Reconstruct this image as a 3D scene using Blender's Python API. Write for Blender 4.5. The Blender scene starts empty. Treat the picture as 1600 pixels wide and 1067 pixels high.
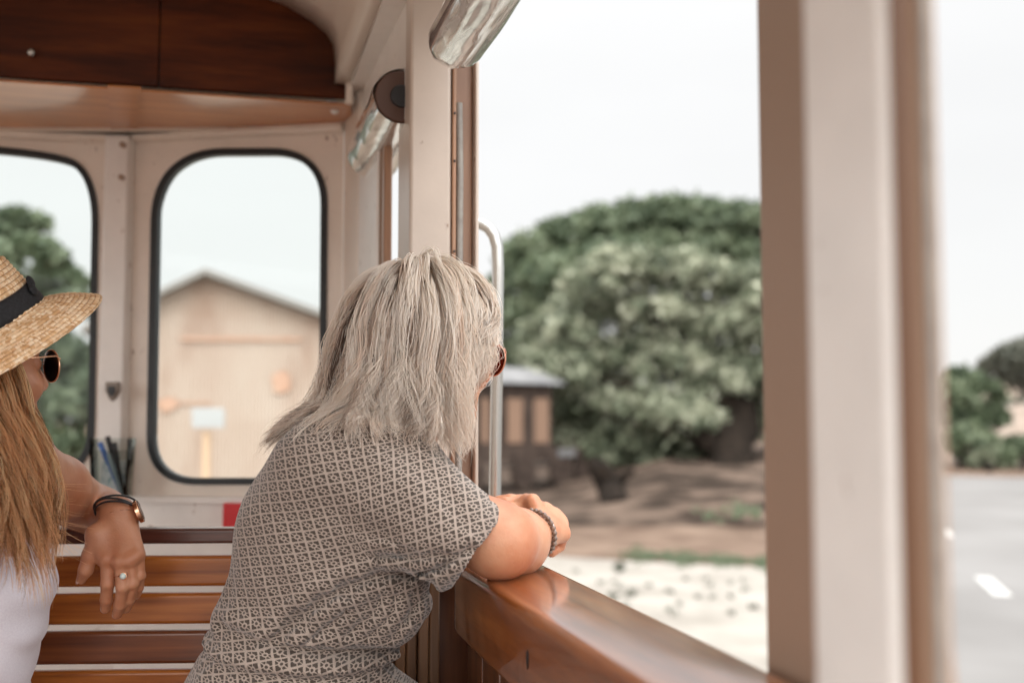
import bpy, bmesh, math, random
import numpy as np
from mathutils import Vector, Matrix, noise as mnoise
from mathutils.geometry import tessellate_polygon
random.seed(7); rng = np.random.default_rng(7)
R = math.radians
scene = bpy.context.scene
COL = scene.collection

# ------------------------------------------------------------------ camera
EYE = 2.05            # eye height above the road (tram floor is 0.92)
YAW, PITCH, FPX = 14.5, 3.94, 1700.0
cam_d = bpy.data.cameras.new('camera'); cam = bpy.data.objects.new('camera', cam_d); COL.objects.link(cam)
cam.location = (0, 0, EYE)
cam.rotation_euler = (R(90 + PITCH), 0, R(-YAW))
cam_d.sensor_width = 36; cam_d.lens = FPX / 1600 * 36
cam_d.clip_start = 0.02; cam_d.clip_end = 2000
cam_d.dof.use_dof = True; cam_d.dof.focus_distance = 1.53; cam_d.dof.aperture_fstop = 2.4
cam_d.dof.aperture_blades = 0
scene.camera = cam

# ------------------------------------------------------------------ world, sun, exposure
world = bpy.data.worlds.new('World'); scene.world = world; world.use_nodes = True
SUN_EL, SUN_AZ = R(34), R(205)      # soft sun behind thin cloud, behind the camera's left shoulder
def build_world():
    nt = world.node_tree; nt.nodes.clear(); L = nt.links
    out = nt.nodes.new('ShaderNodeOutputWorld'); bg = nt.nodes.new('ShaderNodeBackground')
    sky = nt.nodes.new('ShaderNodeTexSky'); sky.sky_type = 'NISHITA'; sky.sun_disc = False
    sky.sun_elevation = SUN_EL; sky.sun_rotation = SUN_AZ; sky.dust_density = 3.0
    geo = nt.nodes.new('ShaderNodeTexCoord')
    # overcast veil: pale grey, brighter towards the side where the veiled sun stands
    dot = nt.nodes.new('ShaderNodeVectorMath'); dot.operation = 'DOT_PRODUCT'
    sd = (math.sin(SUN_AZ) * math.cos(SUN_EL), math.cos(SUN_AZ) * math.cos(SUN_EL), math.sin(SUN_EL))
    dot.inputs[1].default_value = sd
    L.new(geo.outputs['Generated'], dot.inputs[0])
    mr = nt.nodes.new('ShaderNodeMapRange'); mr.interpolation_type = 'SMOOTHSTEP'
    mr.inputs['From Min'].default_value = -0.35; mr.inputs['From Max'].default_value = 0.95
    mr.inputs['To Min'].default_value = 7.0; mr.inputs['To Max'].default_value = 24.0
    L.new(dot.outputs['Value'], mr.inputs['Value'])
    no = nt.nodes.new('ShaderNodeTexNoise'); no.inputs['Scale'].default_value = 2.2; no.inputs['Detail'].default_value = 4
    mp = nt.nodes.new('ShaderNodeMapping'); mp.inputs['Scale'].default_value = (1, 1, 3.5)
    L.new(geo.outputs['Generated'], mp.inputs['Vector']); L.new(mp.outputs['Vector'], no.inputs['Vector'])
    nr = nt.nodes.new('ShaderNodeMapRange'); nr.inputs['To Min'].default_value = 0.93; nr.inputs['To Max'].default_value = 1.07
    L.new(no.outputs['Fac'], nr.inputs['Value'])
    mu = nt.nodes.new('ShaderNodeMath'); mu.operation = 'MULTIPLY'
    L.new(mr.outputs['Result'], mu.inputs[0]); L.new(nr.outputs['Result'], mu.inputs[1])
    # an overcast sky is about three times brighter overhead than at the horizon
    sz = nt.nodes.new('ShaderNodeSeparateXYZ'); L.new(geo.outputs['Generated'], sz.inputs[0])
    zr = nt.nodes.new('ShaderNodeMapRange'); zr.interpolation_type = 'SMOOTHSTEP'
    zr.inputs['From Min'].default_value = .26; zr.inputs['From Max'].default_value = .95; zr.inputs['To Min'].default_value = 1.0; zr.inputs['To Max'].default_value = 2.0
    L.new(sz.outputs['Z'], zr.inputs['Value'])
    mu0 = mu; mu = nt.nodes.new('ShaderNodeMath'); mu.operation = 'MULTIPLY'
    L.new(mu0.outputs[0], mu.inputs[0]); L.new(zr.outputs['Result'], mu.inputs[1])
    veil = nt.nodes.new('ShaderNodeVectorMath'); veil.operation = 'SCALE'
    veil.inputs[0].default_value = (1.0, 0.995, 0.985)
    L.new(mu.outputs[0], veil.inputs['Scale'])
    mix = nt.nodes.new('ShaderNodeMix'); mix.data_type = 'RGBA'; mix.inputs['Factor'].default_value = 0.93
    L.new(sky.outputs['Color'], mix.inputs['A']); L.new(veil.outputs['Vector'], mix.inputs['B'])
    L.new(mix.outputs['Result'], bg.inputs['Color']); bg.inputs['Strength'].default_value = 0.10
    L.new(bg.outputs[0], out.inputs['Surface'])
build_world()
sun_d = bpy.data.lights.new('sun', 'SUN'); sun_d.energy = .7; sun_d.angle = R(28); sun_d.color = (1, 0.95, 0.88)
sun = bpy.data.objects.new('sun', sun_d); COL.objects.link(sun)
sdv = Vector((math.sin(SUN_AZ) * math.cos(SUN_EL), math.cos(SUN_AZ) * math.cos(SUN_EL), math.sin(SUN_EL)))
sun.rotation_euler = sdv.to_track_quat('Z', 'Y').to_euler()
scene.view_settings.view_transform = 'Standard'; scene.view_settings.look = 'None'
scene.view_settings.exposure = 0.52; scene.view_settings.gamma = 1.0
scene.cycles.use_denoising = True
scene.cycles.max_bounces = 10; scene.cycles.transparent_max_bounces = 24
scene.cycles.sample_clamp_indirect = 8

# ------------------------------------------------------------------ surveying helpers: a sight line -> a real point
_cy, _sy = math.cos(R(YAW)), math.sin(R(YAW)); _cp, _sp = math.cos(R(PITCH)), math.sin(R(PITCH))
RIGHT = np.array([_cy, -_sy, 0.0]); FWD = np.array([_sy * _cp, _cy * _cp, _sp]); UPV = np.cross(RIGHT, FWD)
ORG = np.array([0, 0, EYE])
def ray(px, py): return FWD + RIGHT * ((px - 800) / FPX) + UPV * ((533.5 - py) / FPX)
def at(px, py, d): return ORG + ray(px, py) * d
def plan(px, d):                     # plan position of a column of the view at a depth
    p = at(px, 650, d); return np.array([p[0], p[1]])
def onwall(px, py, A, B):            # vertical plane through two plan points
    t = np.array([B[0] - A[0], B[1] - A[1]]); n = np.array([t[1], -t[0], 0.0]); r = ray(px, py)
    return ORG + r * (np.dot(n, np.array([A[0], A[1], 0]) - ORG) / np.dot(n, r))
def onz(px, py, z): r = ray(px, py); return ORG + r * ((z - EYE) / r[2])
def ony(px, py, y): r = ray(px, py); return ORG + r * (y / r[1])
def onx(px, py, x): r = ray(px, py); return ORG + r * (x / r[0])

# ------------------------------------------------------------------ object helpers
def tag(o, label=None, cat=None, group=None, kind=None):
    if label: o['label'] = label
    if cat: o['category'] = cat
    if group: o['group'] = group
    if kind: o['kind'] = kind
    return o
def thing(name, loc, label, cat, group=None):
    o = bpy.data.objects.new(name, None); COL.objects.link(o); o.location = Vector([float(v) for v in loc])
    o.empty_display_size = 0.1
    return tag(o, label, cat, group)
def link(name, me, mat, parent=None):
    o = bpy.data.objects.new(name, me); COL.objects.link(o)
    if mat is not None: me.materials.append(mat)
    if parent is not None:
        o.parent = parent
        mp = Matrix.Identity(4); q = parent
        while q is not None:
            mp = Matrix.LocRotScale(q.location, q.rotation_euler, q.scale) @ mp; q = q.parent
        # geometry is given in world space: store it relative to the parent
        me.transform(mp.inverted())
    return o
class MB:
    def __init__(s): s.v = []; s.f = []; s.uv = None
    def add(s, vs, fs):
        k = len(s.v); s.v += [tuple(map(float, p)) for p in vs]; s.f += [tuple(i + k for i in f) for f in fs]; return s
    def box(s, lo, hi, M=None):
        x0, y0, z0 = lo; x1, y1, z1 = hi
        vs = [(x0,y0,z0),(x1,y0,z0),(x1,y1,z0),(x0,y1,z0),(x0,y0,z1),(x1,y0,z1),(x1,y1,z1),(x0,y1,z1)]
        if M is not None: vs = [tuple(M @ Vector(p)) for p in vs]
        return s.add(vs, [(3,2,1,0),(4,5,6,7),(0,1,5,4),(1,2,6,5),(2,3,7,6),(3,0,4,7)])
    def prism(s, loop, vec, holes=()):
        loops = [[np.array(p, float) for p in loop]] + [[np.array(p, float) for p in h] for h in holes]
        flat = [p for l in loops for p in l]; n = len(flat); vec = np.array(vec, float)
        tris = tessellate_polygon([[Vector(p) for p in l] for l in loops])
        vs = flat + [p + vec for p in flat]
        fs = [tuple(t) for t in tris] + [tuple(i + n for i in reversed(t)) for t in tris]
        k = 0
        for l in loops:
            m = len(l)
            for i in range(m):
                a, b = k + i, k + (i + 1) % m; fs.append((a, b, b + n, a + n))
            k += m
        return s.add(vs, fs)
    def tube(s, pts, r, n=10, cap=True, closed=False):
        pts = [np.array(p, float) for p in pts]; m = len(pts)
        rr = [r] * m if np.isscalar(r) else list(r)
        prev = None; rings = []
        for i, p in enumerate(pts):
            if closed: t = pts[(i + 1) % m] - pts[i - 1]
            else: t = pts[min(i + 1, m - 1)] - pts[max(i - 1, 0)]
            t = t / (np.linalg.norm(t) + 1e-12)
            if prev is None:
                a = np.array([0, 0, 1.0]) if abs(t[2]) < 0.9 else np.array([1.0, 0, 0])
                u = np.cross(t, a)
            else: u = prev - t * np.dot(prev, t)
            u /= np.linalg.norm(u) + 1e-12; prev = u; w = np.cross(t, u)
            rings.append([p + (u * math.cos(2*math.pi*j/n) + w * math.sin(2*math.pi*j/n)) * rr[i] for j in range(n)])
        vs = [q for ring in rings for q in ring]; fs = []
        for i in range(m if closed else m - 1):
            a, b = i * n, ((i + 1) % m) * n
            for j in range(n): fs.append((a + j, a + (j+1) % n, b + (j+1) % n, b + j))
        if cap and not closed:
            fs.append(tuple(range(n))[::-1]); fs.append(tuple((m-1)*n + j for j in range(n)))
        return s.add(vs, fs)
    def grid(s, P):          # P: rows x cols x 3
        r, c = len(P), len(P[0])
        return s.add([p for row in P for p in row], [(i*c+j, i*c+j+1, (i+1)*c+j+1, (i+1)*c+j) for i in range(r-1) for j in range(c-1)])
    def ball(s, c, r, nu=12, nv=8, M=None):
        P = []
        for i in range(nv + 1):
            th = math.pi * i / nv
            for j in range(nu):
                ph = 2*math.pi*j/nu; q = np.array([math.sin(th)*math.cos(ph), math.sin(th)*math.sin(ph), math.cos(th)]) * r
                if M is not None: q = M @ q
                P.append(np.array(c) + q)
        return s.add(P, [(i*nu+j, i*nu+(j+1)%nu, (i+1)*nu+(j+1)%nu, (i+1)*nu+j) for i in range(nv) for j in range(nu)])
    def build(s, name, mat, parent=None, bevel=0, smooth=True, fix=True, seg=2):
        me = bpy.data.meshes.new(name); me.from_pydata(s.v, [], s.f)
        if fix:
            bm = bmesh.new(); bm.from_mesh(me); bmesh.ops.remove_doubles(bm, verts=bm.verts, dist=1e-6)
            bmesh.ops.recalc_face_normals(bm, faces=bm.faces); bm.to_mesh(me); bm.free()
        o = link(name, me, mat, parent)
        if smooth:
            for p in me.polygons: p.use_smooth = True
            me.set_sharp_from_angle(angle=R(38))
        if bevel:
            b = o.modifiers.new('bevel', 'BEVEL'); b.width = bevel; b.segments = seg; b.limit_method = 'ANGLE'; b.angle_limit = R(38)
            b.harden_normals = False
        return o
def round_loop(pts, rad, seg=8):     # round the corners of a closed polygon (2-D)
    out = []; n = len(pts)
    for i in range(n):
        p0, p, p1 = (np.array(pts[i-1], float), np.array(pts[i], float), np.array(pts[(i+1) % n], float))
        r = rad[i] if not np.isscalar(rad) else rad
        if r <= 0: out.append(p); continue
        a = (p0 - p); a = a / np.linalg.norm(a) * min(r, np.linalg.norm(a) * .49)
        b = (p1 - p); b = b / np.linalg.norm(b) * min(r, np.linalg.norm(b) * .49)
        for k in range(seg + 1):
            t = k / seg; w = (1 - t) ** 2; v = t ** 2; m = 2 * t * (1 - t) 
            # slightly fuller than a parabola
            q = p + a * w * 1.0 + b * v * 1.0
            out.append(q * 0.75 + 0.25 * (p + a * (1 - math.sin(t * math.pi / 2)) + b * (1 - math.cos(t * math.pi / 2))))
    return out

# ------------------------------------------------------------------ materials
def mat(name, col, rough=0.5, metal=0.0, coat=0.0, **k):
    m = bpy.data.materials.new(name); m.use_nodes = True; b = m.node_tree.nodes['Principled BSDF']
    b.inputs['Base Color'].default_value = (*col, 1); b.inputs['Roughness'].default_value = rough
    b.inputs['Metallic'].default_value = metal; b.inputs['Coat Weight'].default_value = coat
    b.inputs['Coat Roughness'].default_value = k.get('coat_rough', 0.08)
    if 'sss' in k:
        b.inputs['Subsurface Weight'].default_value = k['sss']; b.inputs['Subsurface Radius'].default_value = (1, .35, .2)
        b.inputs['Subsurface Scale'].default_value = k.get('sss_scale', .008)
    if 'sheen' in k: b.inputs['Sheen Weight'].default_value = k['sheen']
    return m
def nodes(m): return m.node_tree, m.node_tree.nodes, m.node_tree.links, m.node_tree.nodes['Principled BSDF']
def ramp(nt, stops):
    r = nt.nodes.new('ShaderNodeValToRGB'); e = r.color_ramp.elements
    while len(e) < len(stops): e.new(0.5)
    for i, (p, c) in enumerate(stops): e[i].position = p; e[i].color = (*c, 1)
    return r
def noise(nt, scale, detail=4, stretch=(1, 1, 1), coord='Object', rough=.55, dist=0.0, rot=(0, 0, 0)):
    t = nt.nodes.new('ShaderNodeTexCoord'); mp = nt.nodes.new('ShaderNodeMapping'); n = nt.nodes.new('ShaderNodeTexNoise')
    mp.inputs['Scale'].default_value = stretch; mp.inputs['Rotation'].default_value = rot
    n.inputs['Scale'].default_value = scale; n.inputs['Detail'].default_value = detail
    n.inputs['Roughness'].default_value = rough; n.inputs['Distortion'].default_value = dist
    nt.links.new(t.outputs[coord], mp.inputs['Vector']); nt.links.new(mp.outputs['Vector'], n.inputs['Vector'])
    return n
def bump(m, src, strength=.2, dist=.002):
    nt, N, L, b = nodes(m); bp = N.new('ShaderNodeBump'); bp.inputs['Strength'].default_value = strength; bp.inputs['Distance'].default_value = dist
    L.new(src, bp.inputs['Height']); L.new(bp.outputs['Normal'], b.inputs['Normal']); return bp
def noisy(name, c0, c1, scale, rough=.5, stretch=(1, 1, 1), coat=0.0, bs=0.15, bd=.002, detail=5, lo=.35, hi=.65, **k):
    m = mat(name, c0, rough, coat=coat, **k); nt, N, L, b = nodes(m)
    if rough >= .85: b.inputs['Specular IOR Level'].default_value = .08
    n = noise(nt, scale, detail, stretch); r = ramp(nt, [(lo, c0), (hi, c1)])
    L.new(n.outputs['Fac'], r.inputs['Fac']); L.new(r.outputs['Color'], b.inputs['Base Color'])
    if bs: bump(m, n.outputs['Fac'], bs, bd)
    return m
def paint(name, c, scratch=True, rough=.38):
    m = mat(name, c, rough, coat=.25, coat_rough=.2); nt, N, L, b = nodes(m)
    n = noise(nt, 9, 6); r = ramp(nt, [(.3, tuple(v * .9 for v in c)), (.62, c)])
    L.new(n.outputs['Fac'], r.inputs['Fac'])
    n2 = noise(nt, 48, 5, (1, 1, .6)); r2 = ramp(nt, [(.675, (0, 0, 0)), (.74, (1, 1, 1))])
    L.new(n2.outputs['Fac'], r2.inputs['Fac'])
    mx = N.new('ShaderNodeMix'); mx.data_type = 'RGBA'; L.new(r2.outputs['Color'], mx.inputs['Factor'])
    L.new(r.outputs['Color'], mx.inputs['A']); mx.inputs['B'].default_value = (.24, .14, .09, 1)
    L.new(mx.outputs['Result'], b.inputs['Base Color'])
    n3 = noise(nt, 160, 3); bump(m, n3.outputs['Fac'], .12, .001)
    return m
def wood(name, dark, mid, light, axis=0, scale=14, coat=.6, rough=.35, coat_rough=.12, tight=16):
    m = mat(name, mid, rough, coat=coat, coat_rough=coat_rough); nt, N, L, b = nodes(m)
    st = [tight, tight, tight]; st[axis] = 1.0
    n = noise(nt, scale * .16, 6, st, rough=.62, dist=.25)
    r = ramp(nt, [(.28, dark), (.5, mid), (.72, light)]); L.new(n.outputs['Fac'], r.inputs['Fac'])
    n2 = noise(nt, 3.0, 3); r2 = ramp(nt, [(.3, (.72, .72, .72)), (.7, (1.12, 1.08, 1.05))]); L.new(n2.outputs['Fac'], r2.inputs['Fac'])
    mx = N.new('ShaderNodeMix'); mx.data_type = 'RGBA'; mx.blend_type = 'MULTIPLY'; mx.inputs['Factor'].default_value = 1
    L.new(r.outputs['Color'], mx.inputs['A']); L.new(r2.outputs['Color'], mx.inputs['B']); L.new(mx.outputs['Result'], b.inputs['Base Color'])
    st2 = [90, 90, 90]; st2[axis] = 3
    n3 = noise(nt, 3, 3, st2); bump(m, n3.outputs['Fac'], .10, .0006)
    return m
def glass_mat(name, tint=(.97, .99, .98), rough=0.0, refl=1.0):
    m = bpy.data.materials.new(name); m.use_nodes = True; nt = m.node_tree; nt.nodes.clear(); L = nt.links
    o = nt.nodes.new('ShaderNodeOutputMaterial'); t = nt.nodes.new('ShaderNodeBsdfTransparent'); g = nt.nodes.new('ShaderNodeBsdfGlossy')
    fr = nt.nodes.new('ShaderNodeFresnel'); fr.inputs['IOR'].default_value = 1.16; mx = nt.nodes.new('ShaderNodeMixShader')
    t.inputs['Color'].default_value = (*tint, 1); g.inputs['Roughness'].default_value = rough
    L.new(fr.outputs[0], mx.inputs[0]); L.new(t.outputs[0], mx.inputs[1]); L.new(g.outputs[0], mx.inputs[2]); L.new(mx.outputs[0], o.inputs['Surface'])
    return m
M = {}
M['cream'] = paint('cream_paint', (.82, .725, .635))
M['cream_lit'] = paint('lit_cream_paint', (.86, .82, .775))  # lit copy of the cream, light put into its colour; also on white apron
M['ceiling'] = noisy('ceiling_board', (.74, .645, .56), (.78, .69, .60), 5, .5, bs=.03)
M['mahogany'] = wood('mahogany_veneer', (.035, .006, .0012), (.085, .018, .003), (.14, .036, .006), axis=0, scale=22, coat=.05, coat_rough=.4, rough=.5, tight=9)
M['mahogany'].node_tree.nodes['Principled BSDF'].inputs['Specular IOR Level'].default_value = .2
M['soffit'] = wood('varnished_ply', (.42, .14, .028), (.54, .195, .042), (.62, .25, .07), axis=0, scale=12, coat=.6, coat_rough=.16, rough=.3)
M['slat'] = wood('varnished_slat', (.18, .044, .006), (.36, .105, .013), (.50, .17, .026), axis=0, scale=20, coat=.35, coat_rough=.25, tight=22)
M['slat_dark'] = wood('dark_slat', (.085, .021, .006), (.155, .041, .010), (.23, .068, .017), axis=0, scale=20, coat=.6, coat_rough=.2, tight=22)
M['rail_dark'] = wood('dark_top_rail', (.050, .012, .007), (.085, .02, .010), (.13, .034, .015), axis=0, scale=20, coat=.8, coat_rough=.2, tight=22)
M['sill'] = wood('varnished_sill', (.13, .034, .008), (.24, .066, .014), (.38, .125, .028), axis=1, scale=16, coat=1, coat_rough=.07, rough=.28, tight=14)
_nt, _N, _L, _b = nodes(M['sill']); _n = noise(_nt, 7, 6, (1, .25, 1)); _mr = _N.new('ShaderNodeMapRange'); _mr.inputs['From Min'].default_value = .35; _mr.inputs['From Max'].default_value = .7
_mr.inputs['To Min'].default_value = .03; _mr.inputs['To Max'].default_value = .20; _L.new(_n.outputs['Fac'], _mr.inputs['Value']); _L.new(_mr.outputs[0], _b.inputs['Coat Roughness'])
M['panel'] = wood('panel_wood', (.07, .022, .009), (.13, .042, .016), (.2, .07, .026), axis=2, scale=16, coat=.5, coat_rough=.25)
M['tambour'] = wood('tambour_wood', (.17, .08, .038), (.29, .145, .072), (.38, .2, .105), axis=2, scale=16, coat=.2, coat_rough=.4)
M['jamb'] = wood('jamb_wood', (.25, .13, .075), (.36, .20, .12), (.46, .28, .18), axis=2, scale=12, coat=.15, coat_rough=.4)
M['taupe'] = mat('taupe_seal', (.34, .235, .17), .5); M['lining'] = mat('brown_lining', (.36, .235, .16), .45); M['dark_bead'] = mat('dark_bead', (.13, .06, .028), .5); M['dull_metal'] = mat('dull_metal', (.22, .18, .15), .45, metal=.7)
M['cream_brightened'] = paint('brightened_cream_paint', (.90, .875, .84))  # pillar cream lightened, light put into the colour of its shaded inner face
M['post'] = paint('shaded_cream_paint', (.58, .485, .41))  # cream darkened for the window post, its shade put into the colour
M['rubber'] = mat('black_rubber', (.008, .010, .012), .45)
M['greyrub'] = noisy('grey_rubber', (.25, .23, .21), (.33, .31, .28), 60, .6)
M['steel'] = mat('brushed_steel', (.52, .52, .50), .26, metal=1.0)
M['brass'] = mat('rose_gold', (.80, .47, .30), .22, metal=1.0)
M['glass'] = glass_mat('window_glass')
M['red'] = mat('red_plastic', (.62, .015, .02), .4, coat=.4)
M['white_pl'] = mat('white_plastic', (.8, .79, .77), .4)
M['black'] = mat('black_plastic', (.015, .015, .017), .4)
# ------------------------------------------------------------------ the ground outside
def sheet(name, pts, z, m, kind='structure'):
    mb = MB(); mb.add([(p[0], p[1], z) for p in pts], [tuple(range(len(pts)))]); o = mb.build(name, m, smooth=False); tag(o, kind=kind); return o
M['dirt'] = noisy('dirt', (.08, .052, .038), (.20, .145, .11), .9, .95, detail=9, bs=.5, bd=.05, lo=.32, hi=.68)
M['sand'] = noisy('pale_gravel', (.20, .182, .158), (.30, .28, .25), 1.1, .95, detail=9, bs=.4, bd=.03, lo=.30, hi=.6)
M['asphalt'] = noisy('worn_asphalt', (.16, .154, .149), (.20, .194, .189), .35, .9, detail=9, bs=.3, bd=.01)
M['roadpaint'] = noisy('road_paint', (.36, .355, .34), (.46, .455, .44), 14, .7)
g = [(-400, -400), (400, -400), (400, 400), (-400, 400)]
sheet('ground', g, 0.0, M['dirt'])
P2 = lambda px, py: tuple(onz(px, py, 0.0)[:2])
lane = [P2(560, 868), P2(700, 866), P2(850, 868), P2(1000, 878), P2(1185, 886), P2(1330, 880), (18, 4), (9, -6), (-3, -12), (-4, 10)]
sheet('lane', lane, .004, M['sand'])
road = [P2(1215, 742), P2(1420, 742), P2(1540, 745), P2(1700, 748), P2(1900, 760), (45, -4), (22, -14), (3, -10), P2(1340, 1500)]
sheet('road', road, .008, M['asphalt'])
def dash(px0, py0, px1, py1, w=.16):
    a = onz(px0, py0, 0); b = onz(px1, py1, 0); t = (b - a) / np.linalg.norm(b - a); n = np.array([t[1], -t[0], 0]) * w / 2
    return [tuple((a - n)[:2]), tuple((b - n)[:2]), tuple((b + n)[:2]), tuple((a + n)[:2])]
for d_ in [dash(1535, 902, 1568, 932, .20), dash(1473, 828, 1480, 840, .2)]:
    sheet('road_marking', d_, .012, M['roadpaint'])

# ------------------------------------------------------------------ the tram
tram = thing('tram', (0, 1.2, .92), 'vintage tram seen from inside, cream painted walls and varnished wood around the passengers', 'tram')
FL = .92
SZ = EYE - .218
# front wall, two facets meeting at the corner post
W0, W1, W2 = plan(-420, 2.42), plan(192, 2.51), plan(532, 2.42)
def nrm(A, B):                        # outward (away from us) horizontal normal
    t = np.array([B[0]-A[0], B[1]-A[1]]); t /= np.linalg.norm(t); n = np.array([-t[1], t[0], 0.0]); return n if n[1] > 0 else -n
nL, nR = nrm(W0, W1), nrm(W1, W2)
TOPZ = EYE + .665
def loopw(pts, A, B): return [onwall(p[0], p[1], A, B) for p in pts]
winR = round_loop([(239, 233), (513, 232), (509, 757), (229, 757)], [112, 88, 70, 78], 12)
winL = round_loop([(-330, 212), (60, 232), (156, 262), (147, 748), (-330, 765)], [60, 130, 92, 80, 60], 12)
def facet(A, B, n, win):
    lo = [np.array([A[0], A[1], FL]), np.array([B[0], B[1], FL]), np.array([B[0], B[1], TOPZ]), np.array([A[0], A[1], TOPZ])]
    MB().prism(lo, n * .035, [loopw(win, A, B)]).build('front_wall', M['cream'], tram, smooth=False)
facet(W0, W1, nL, winL); facet(W1, W2, nR, winR)
def winframe(win, A, B, n):
    c = np.mean(np.array(win), axis=0)
    L0 = loopw(win, A, B)
    ins = []
    for p in win:                      # gasket: inner loop 12 px inside
        q = np.array(p, float); v = c - q; ins.append(q + v / np.linalg.norm(v) * 11)
    # a true offset inward
    m = len(win); ins = []
    for i in range(m):
        t = np.array(win[(i+1) % m]) - np.array(win[i-1]); t = t / (np.linalg.norm(t) + 1e-9)
        ins.append(np.array(win[i]) + np.array([-t[1], t[0]]) * 10.5)
    w = MB(); outer = [p - n * .006 for p in L0]; inner = [p - n * .006 for p in loopw(ins, A, B)]
    w.prism(outer, n * .022, [inner]); fr = w.build('window', M['rubber'], tram, bevel=.002)
    gl = MB(); gl.prism([p + n * .012 for p in loopw(ins, A, B)], n * .004); gl.build('pane', M['glass'], fr, smooth=False)
winframe(winL, W0, W1, nL); winframe(winR, W1, W2, nR)
# rounded lip along the top of the facets
lip = MB()
for A, B in ((W0, W1), (W1, W2)):
    n = nrm(A, B)
    lip.tube([np.array([A[0], A[1], TOPZ - .012]) - n * .004, np.array([B[0], B[1], TOPZ - .012]) - n * .004], .014, 12)
lip.build('cornice', M['cream'], tram)
# ledge under the windows and the white apron below
led = MB()
for A, B in ((W0, W1), (W1, W2)):
    n = nrm(A, B); a = np.array([A[0], A[1], 0]); b = np.array([B[0], B[1], 0])
    z = EYE - .180
    led.prism([a + [0, 0, z], b + [0, 0, z], b + [0, 0, z - .014], a + [0, 0, z - .014]], -n * .03)
led.build('window_ledge', M['cream_lit'], tram, bevel=.004)
apr = MB()
for A, B in ((W0, W1), (W1, W2)):
    n = nrm(A, B); a = np.array([A[0], A[1], 0]); b = np.array([B[0], B[1], 0])
    apr.prism([a + [0, 0, EYE - .195], b + [0, 0, EYE - .195], b + [0, 0, FL], a + [0, 0, FL]], -n * .02)
apr.build('apron', M['cream_lit'], tram, smooth=False)
# corner post with two screws
cp = MB()
a = onwall(168, 210, W0, W1); b = onwall(213, 210, W1, W2)
n = (nL + nR); n /= np.linalg.norm(n); tl = b - a; tl[2] = 0; tl /= np.linalg.norm(tl)
c0 = np.array([a[0], a[1], 0]); c1 = np.array([b[0], b[1], 0])
cp.prism([c0 + [0, 0, EYE - .18], c1 + [0, 0, EYE - .18], c1 - n*.03 + [0, 0, EYE - .18] - tl*.006, c0 - n*.03 + [0, 0, EYE - .18] + tl*.006], (0, 0, .83))
cp.build('corner_post', M['cream_lit'], tram, bevel=.004)
for (px, py) in ((191, 226), (189, 277)):
    p = at(px, py, 2.46); s = MB(); s.tube([p + n*.01, p - n*.003], .0065, 14); s.build('screw', M['taupe'], tram, bevel=.001)
p = at(178, 612, 2.455)                 # small dark catch on the post
ct = MB(); ct.prism([p + tl*x + np.array([0, 0, z]) for x, z in ((-.015, .022), (.015, .022), (.015, .002), (.008, -.014), (0, -.022), (-.008, -.014), (-.015, .002))], -n*.012)
co = ct.build('catch', M['dull_metal'], tram, bevel=.002)
MB().prism([p - n*.013 + tl*x + np.array([0, 0, z]) for x, z in ((-.008, .012), (.008, .012), (.008, -.002), (0, -.012), (-.008, -.002))], -n*.003).build('catch_insert', M['black'], co)
for i, (px, w) in enumerate(((338, .016), (372, .018))):     # small white clips on the cornice
    p = onwall(px, 190, W1, W2); s = MB(); s.ball(p - nR*.018, w, 14, 8, np.diag([1, 1, .42])); s.build('clip', M['white_pl'], tram)
s = MB(); s.ball(at(518, 163, 2.36), .014, 14, 8); s.ball(at(523, 172, 2.36), .010, 14, 8); s.build('clip', M['white_pl'], tram)

# destination box over the windows
B0, B1 = plan(-420, 2.0), plan(541, 2.275)
ZB = EYE + .6605
box_px = [(-420, 92), (541, 154), (541, 92), (534, 62), (518, 42), (494, 22), (455, -1), (400, -24), (330, -45), (200, -66), (-420, -120)]
bl = [onwall(x, y, B0, B1) for x, y in box_px]
nB = nrm(B0, B1)
def boxpart(x0, x1, name='box_panel'):
    pts = []
    src = bl
    # clip the outline to a range along the wall
    t = np.array([B1[0]-B0[0], B1[1]-B0[1], 0]); Lw = np.linalg.norm(t); t /= Lw; o = np.array([B0[0], B0[1], 0])
    par = [(np.dot(p - o, t), p[2]) for p in src]
    def clip(poly, lim, keep):
        out = []
        for i in range(len(poly)):
            a, b = poly[i-1], poly[i]; ia, ib = keep(a[0], lim), keep(b[0], lim)
            if ia != ib:
                k = (lim - a[0]) / (b[0] - a[0]); out.append((lim, a[1] + (b[1]-a[1]) * k))
            if ib: out.append(b)
        return out
    s0 = np.dot(onwall(x0, 100, B0, B1) - o, t); s1 = np.dot(onwall(x1, 100, B0, B1) - o, t)
    pl = clip(clip(par, s0, lambda v, l: v >= l), s1, lambda v, l: v <= l)
    return [o + t*u + np.array([0, 0, z]) for u, z in pl]
dbox = MB().prism(boxpart(249.5, 560), nB * .012).build('destination_box', M['mahogany'], tram, bevel=.0015)
MB().prism(boxpart(-420, 247.5), nB * .012).build('box_door', M['mahogany'], dbox, bevel=.0015)
MB().prism([p + nB*.0122 for p in boxpart(-420, 560)], nB*.001).build('box_backing', M['black'], dbox, smooth=False)
kp = onwall(51, 86, B0, B1)
kb = MB(); kb.tube([kp, kp - nB*.008], .006, 14); kb.ball(kp - nB*.013, .0088, 16, 10); kb.build('knob', M['steel'], dbox)
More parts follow.
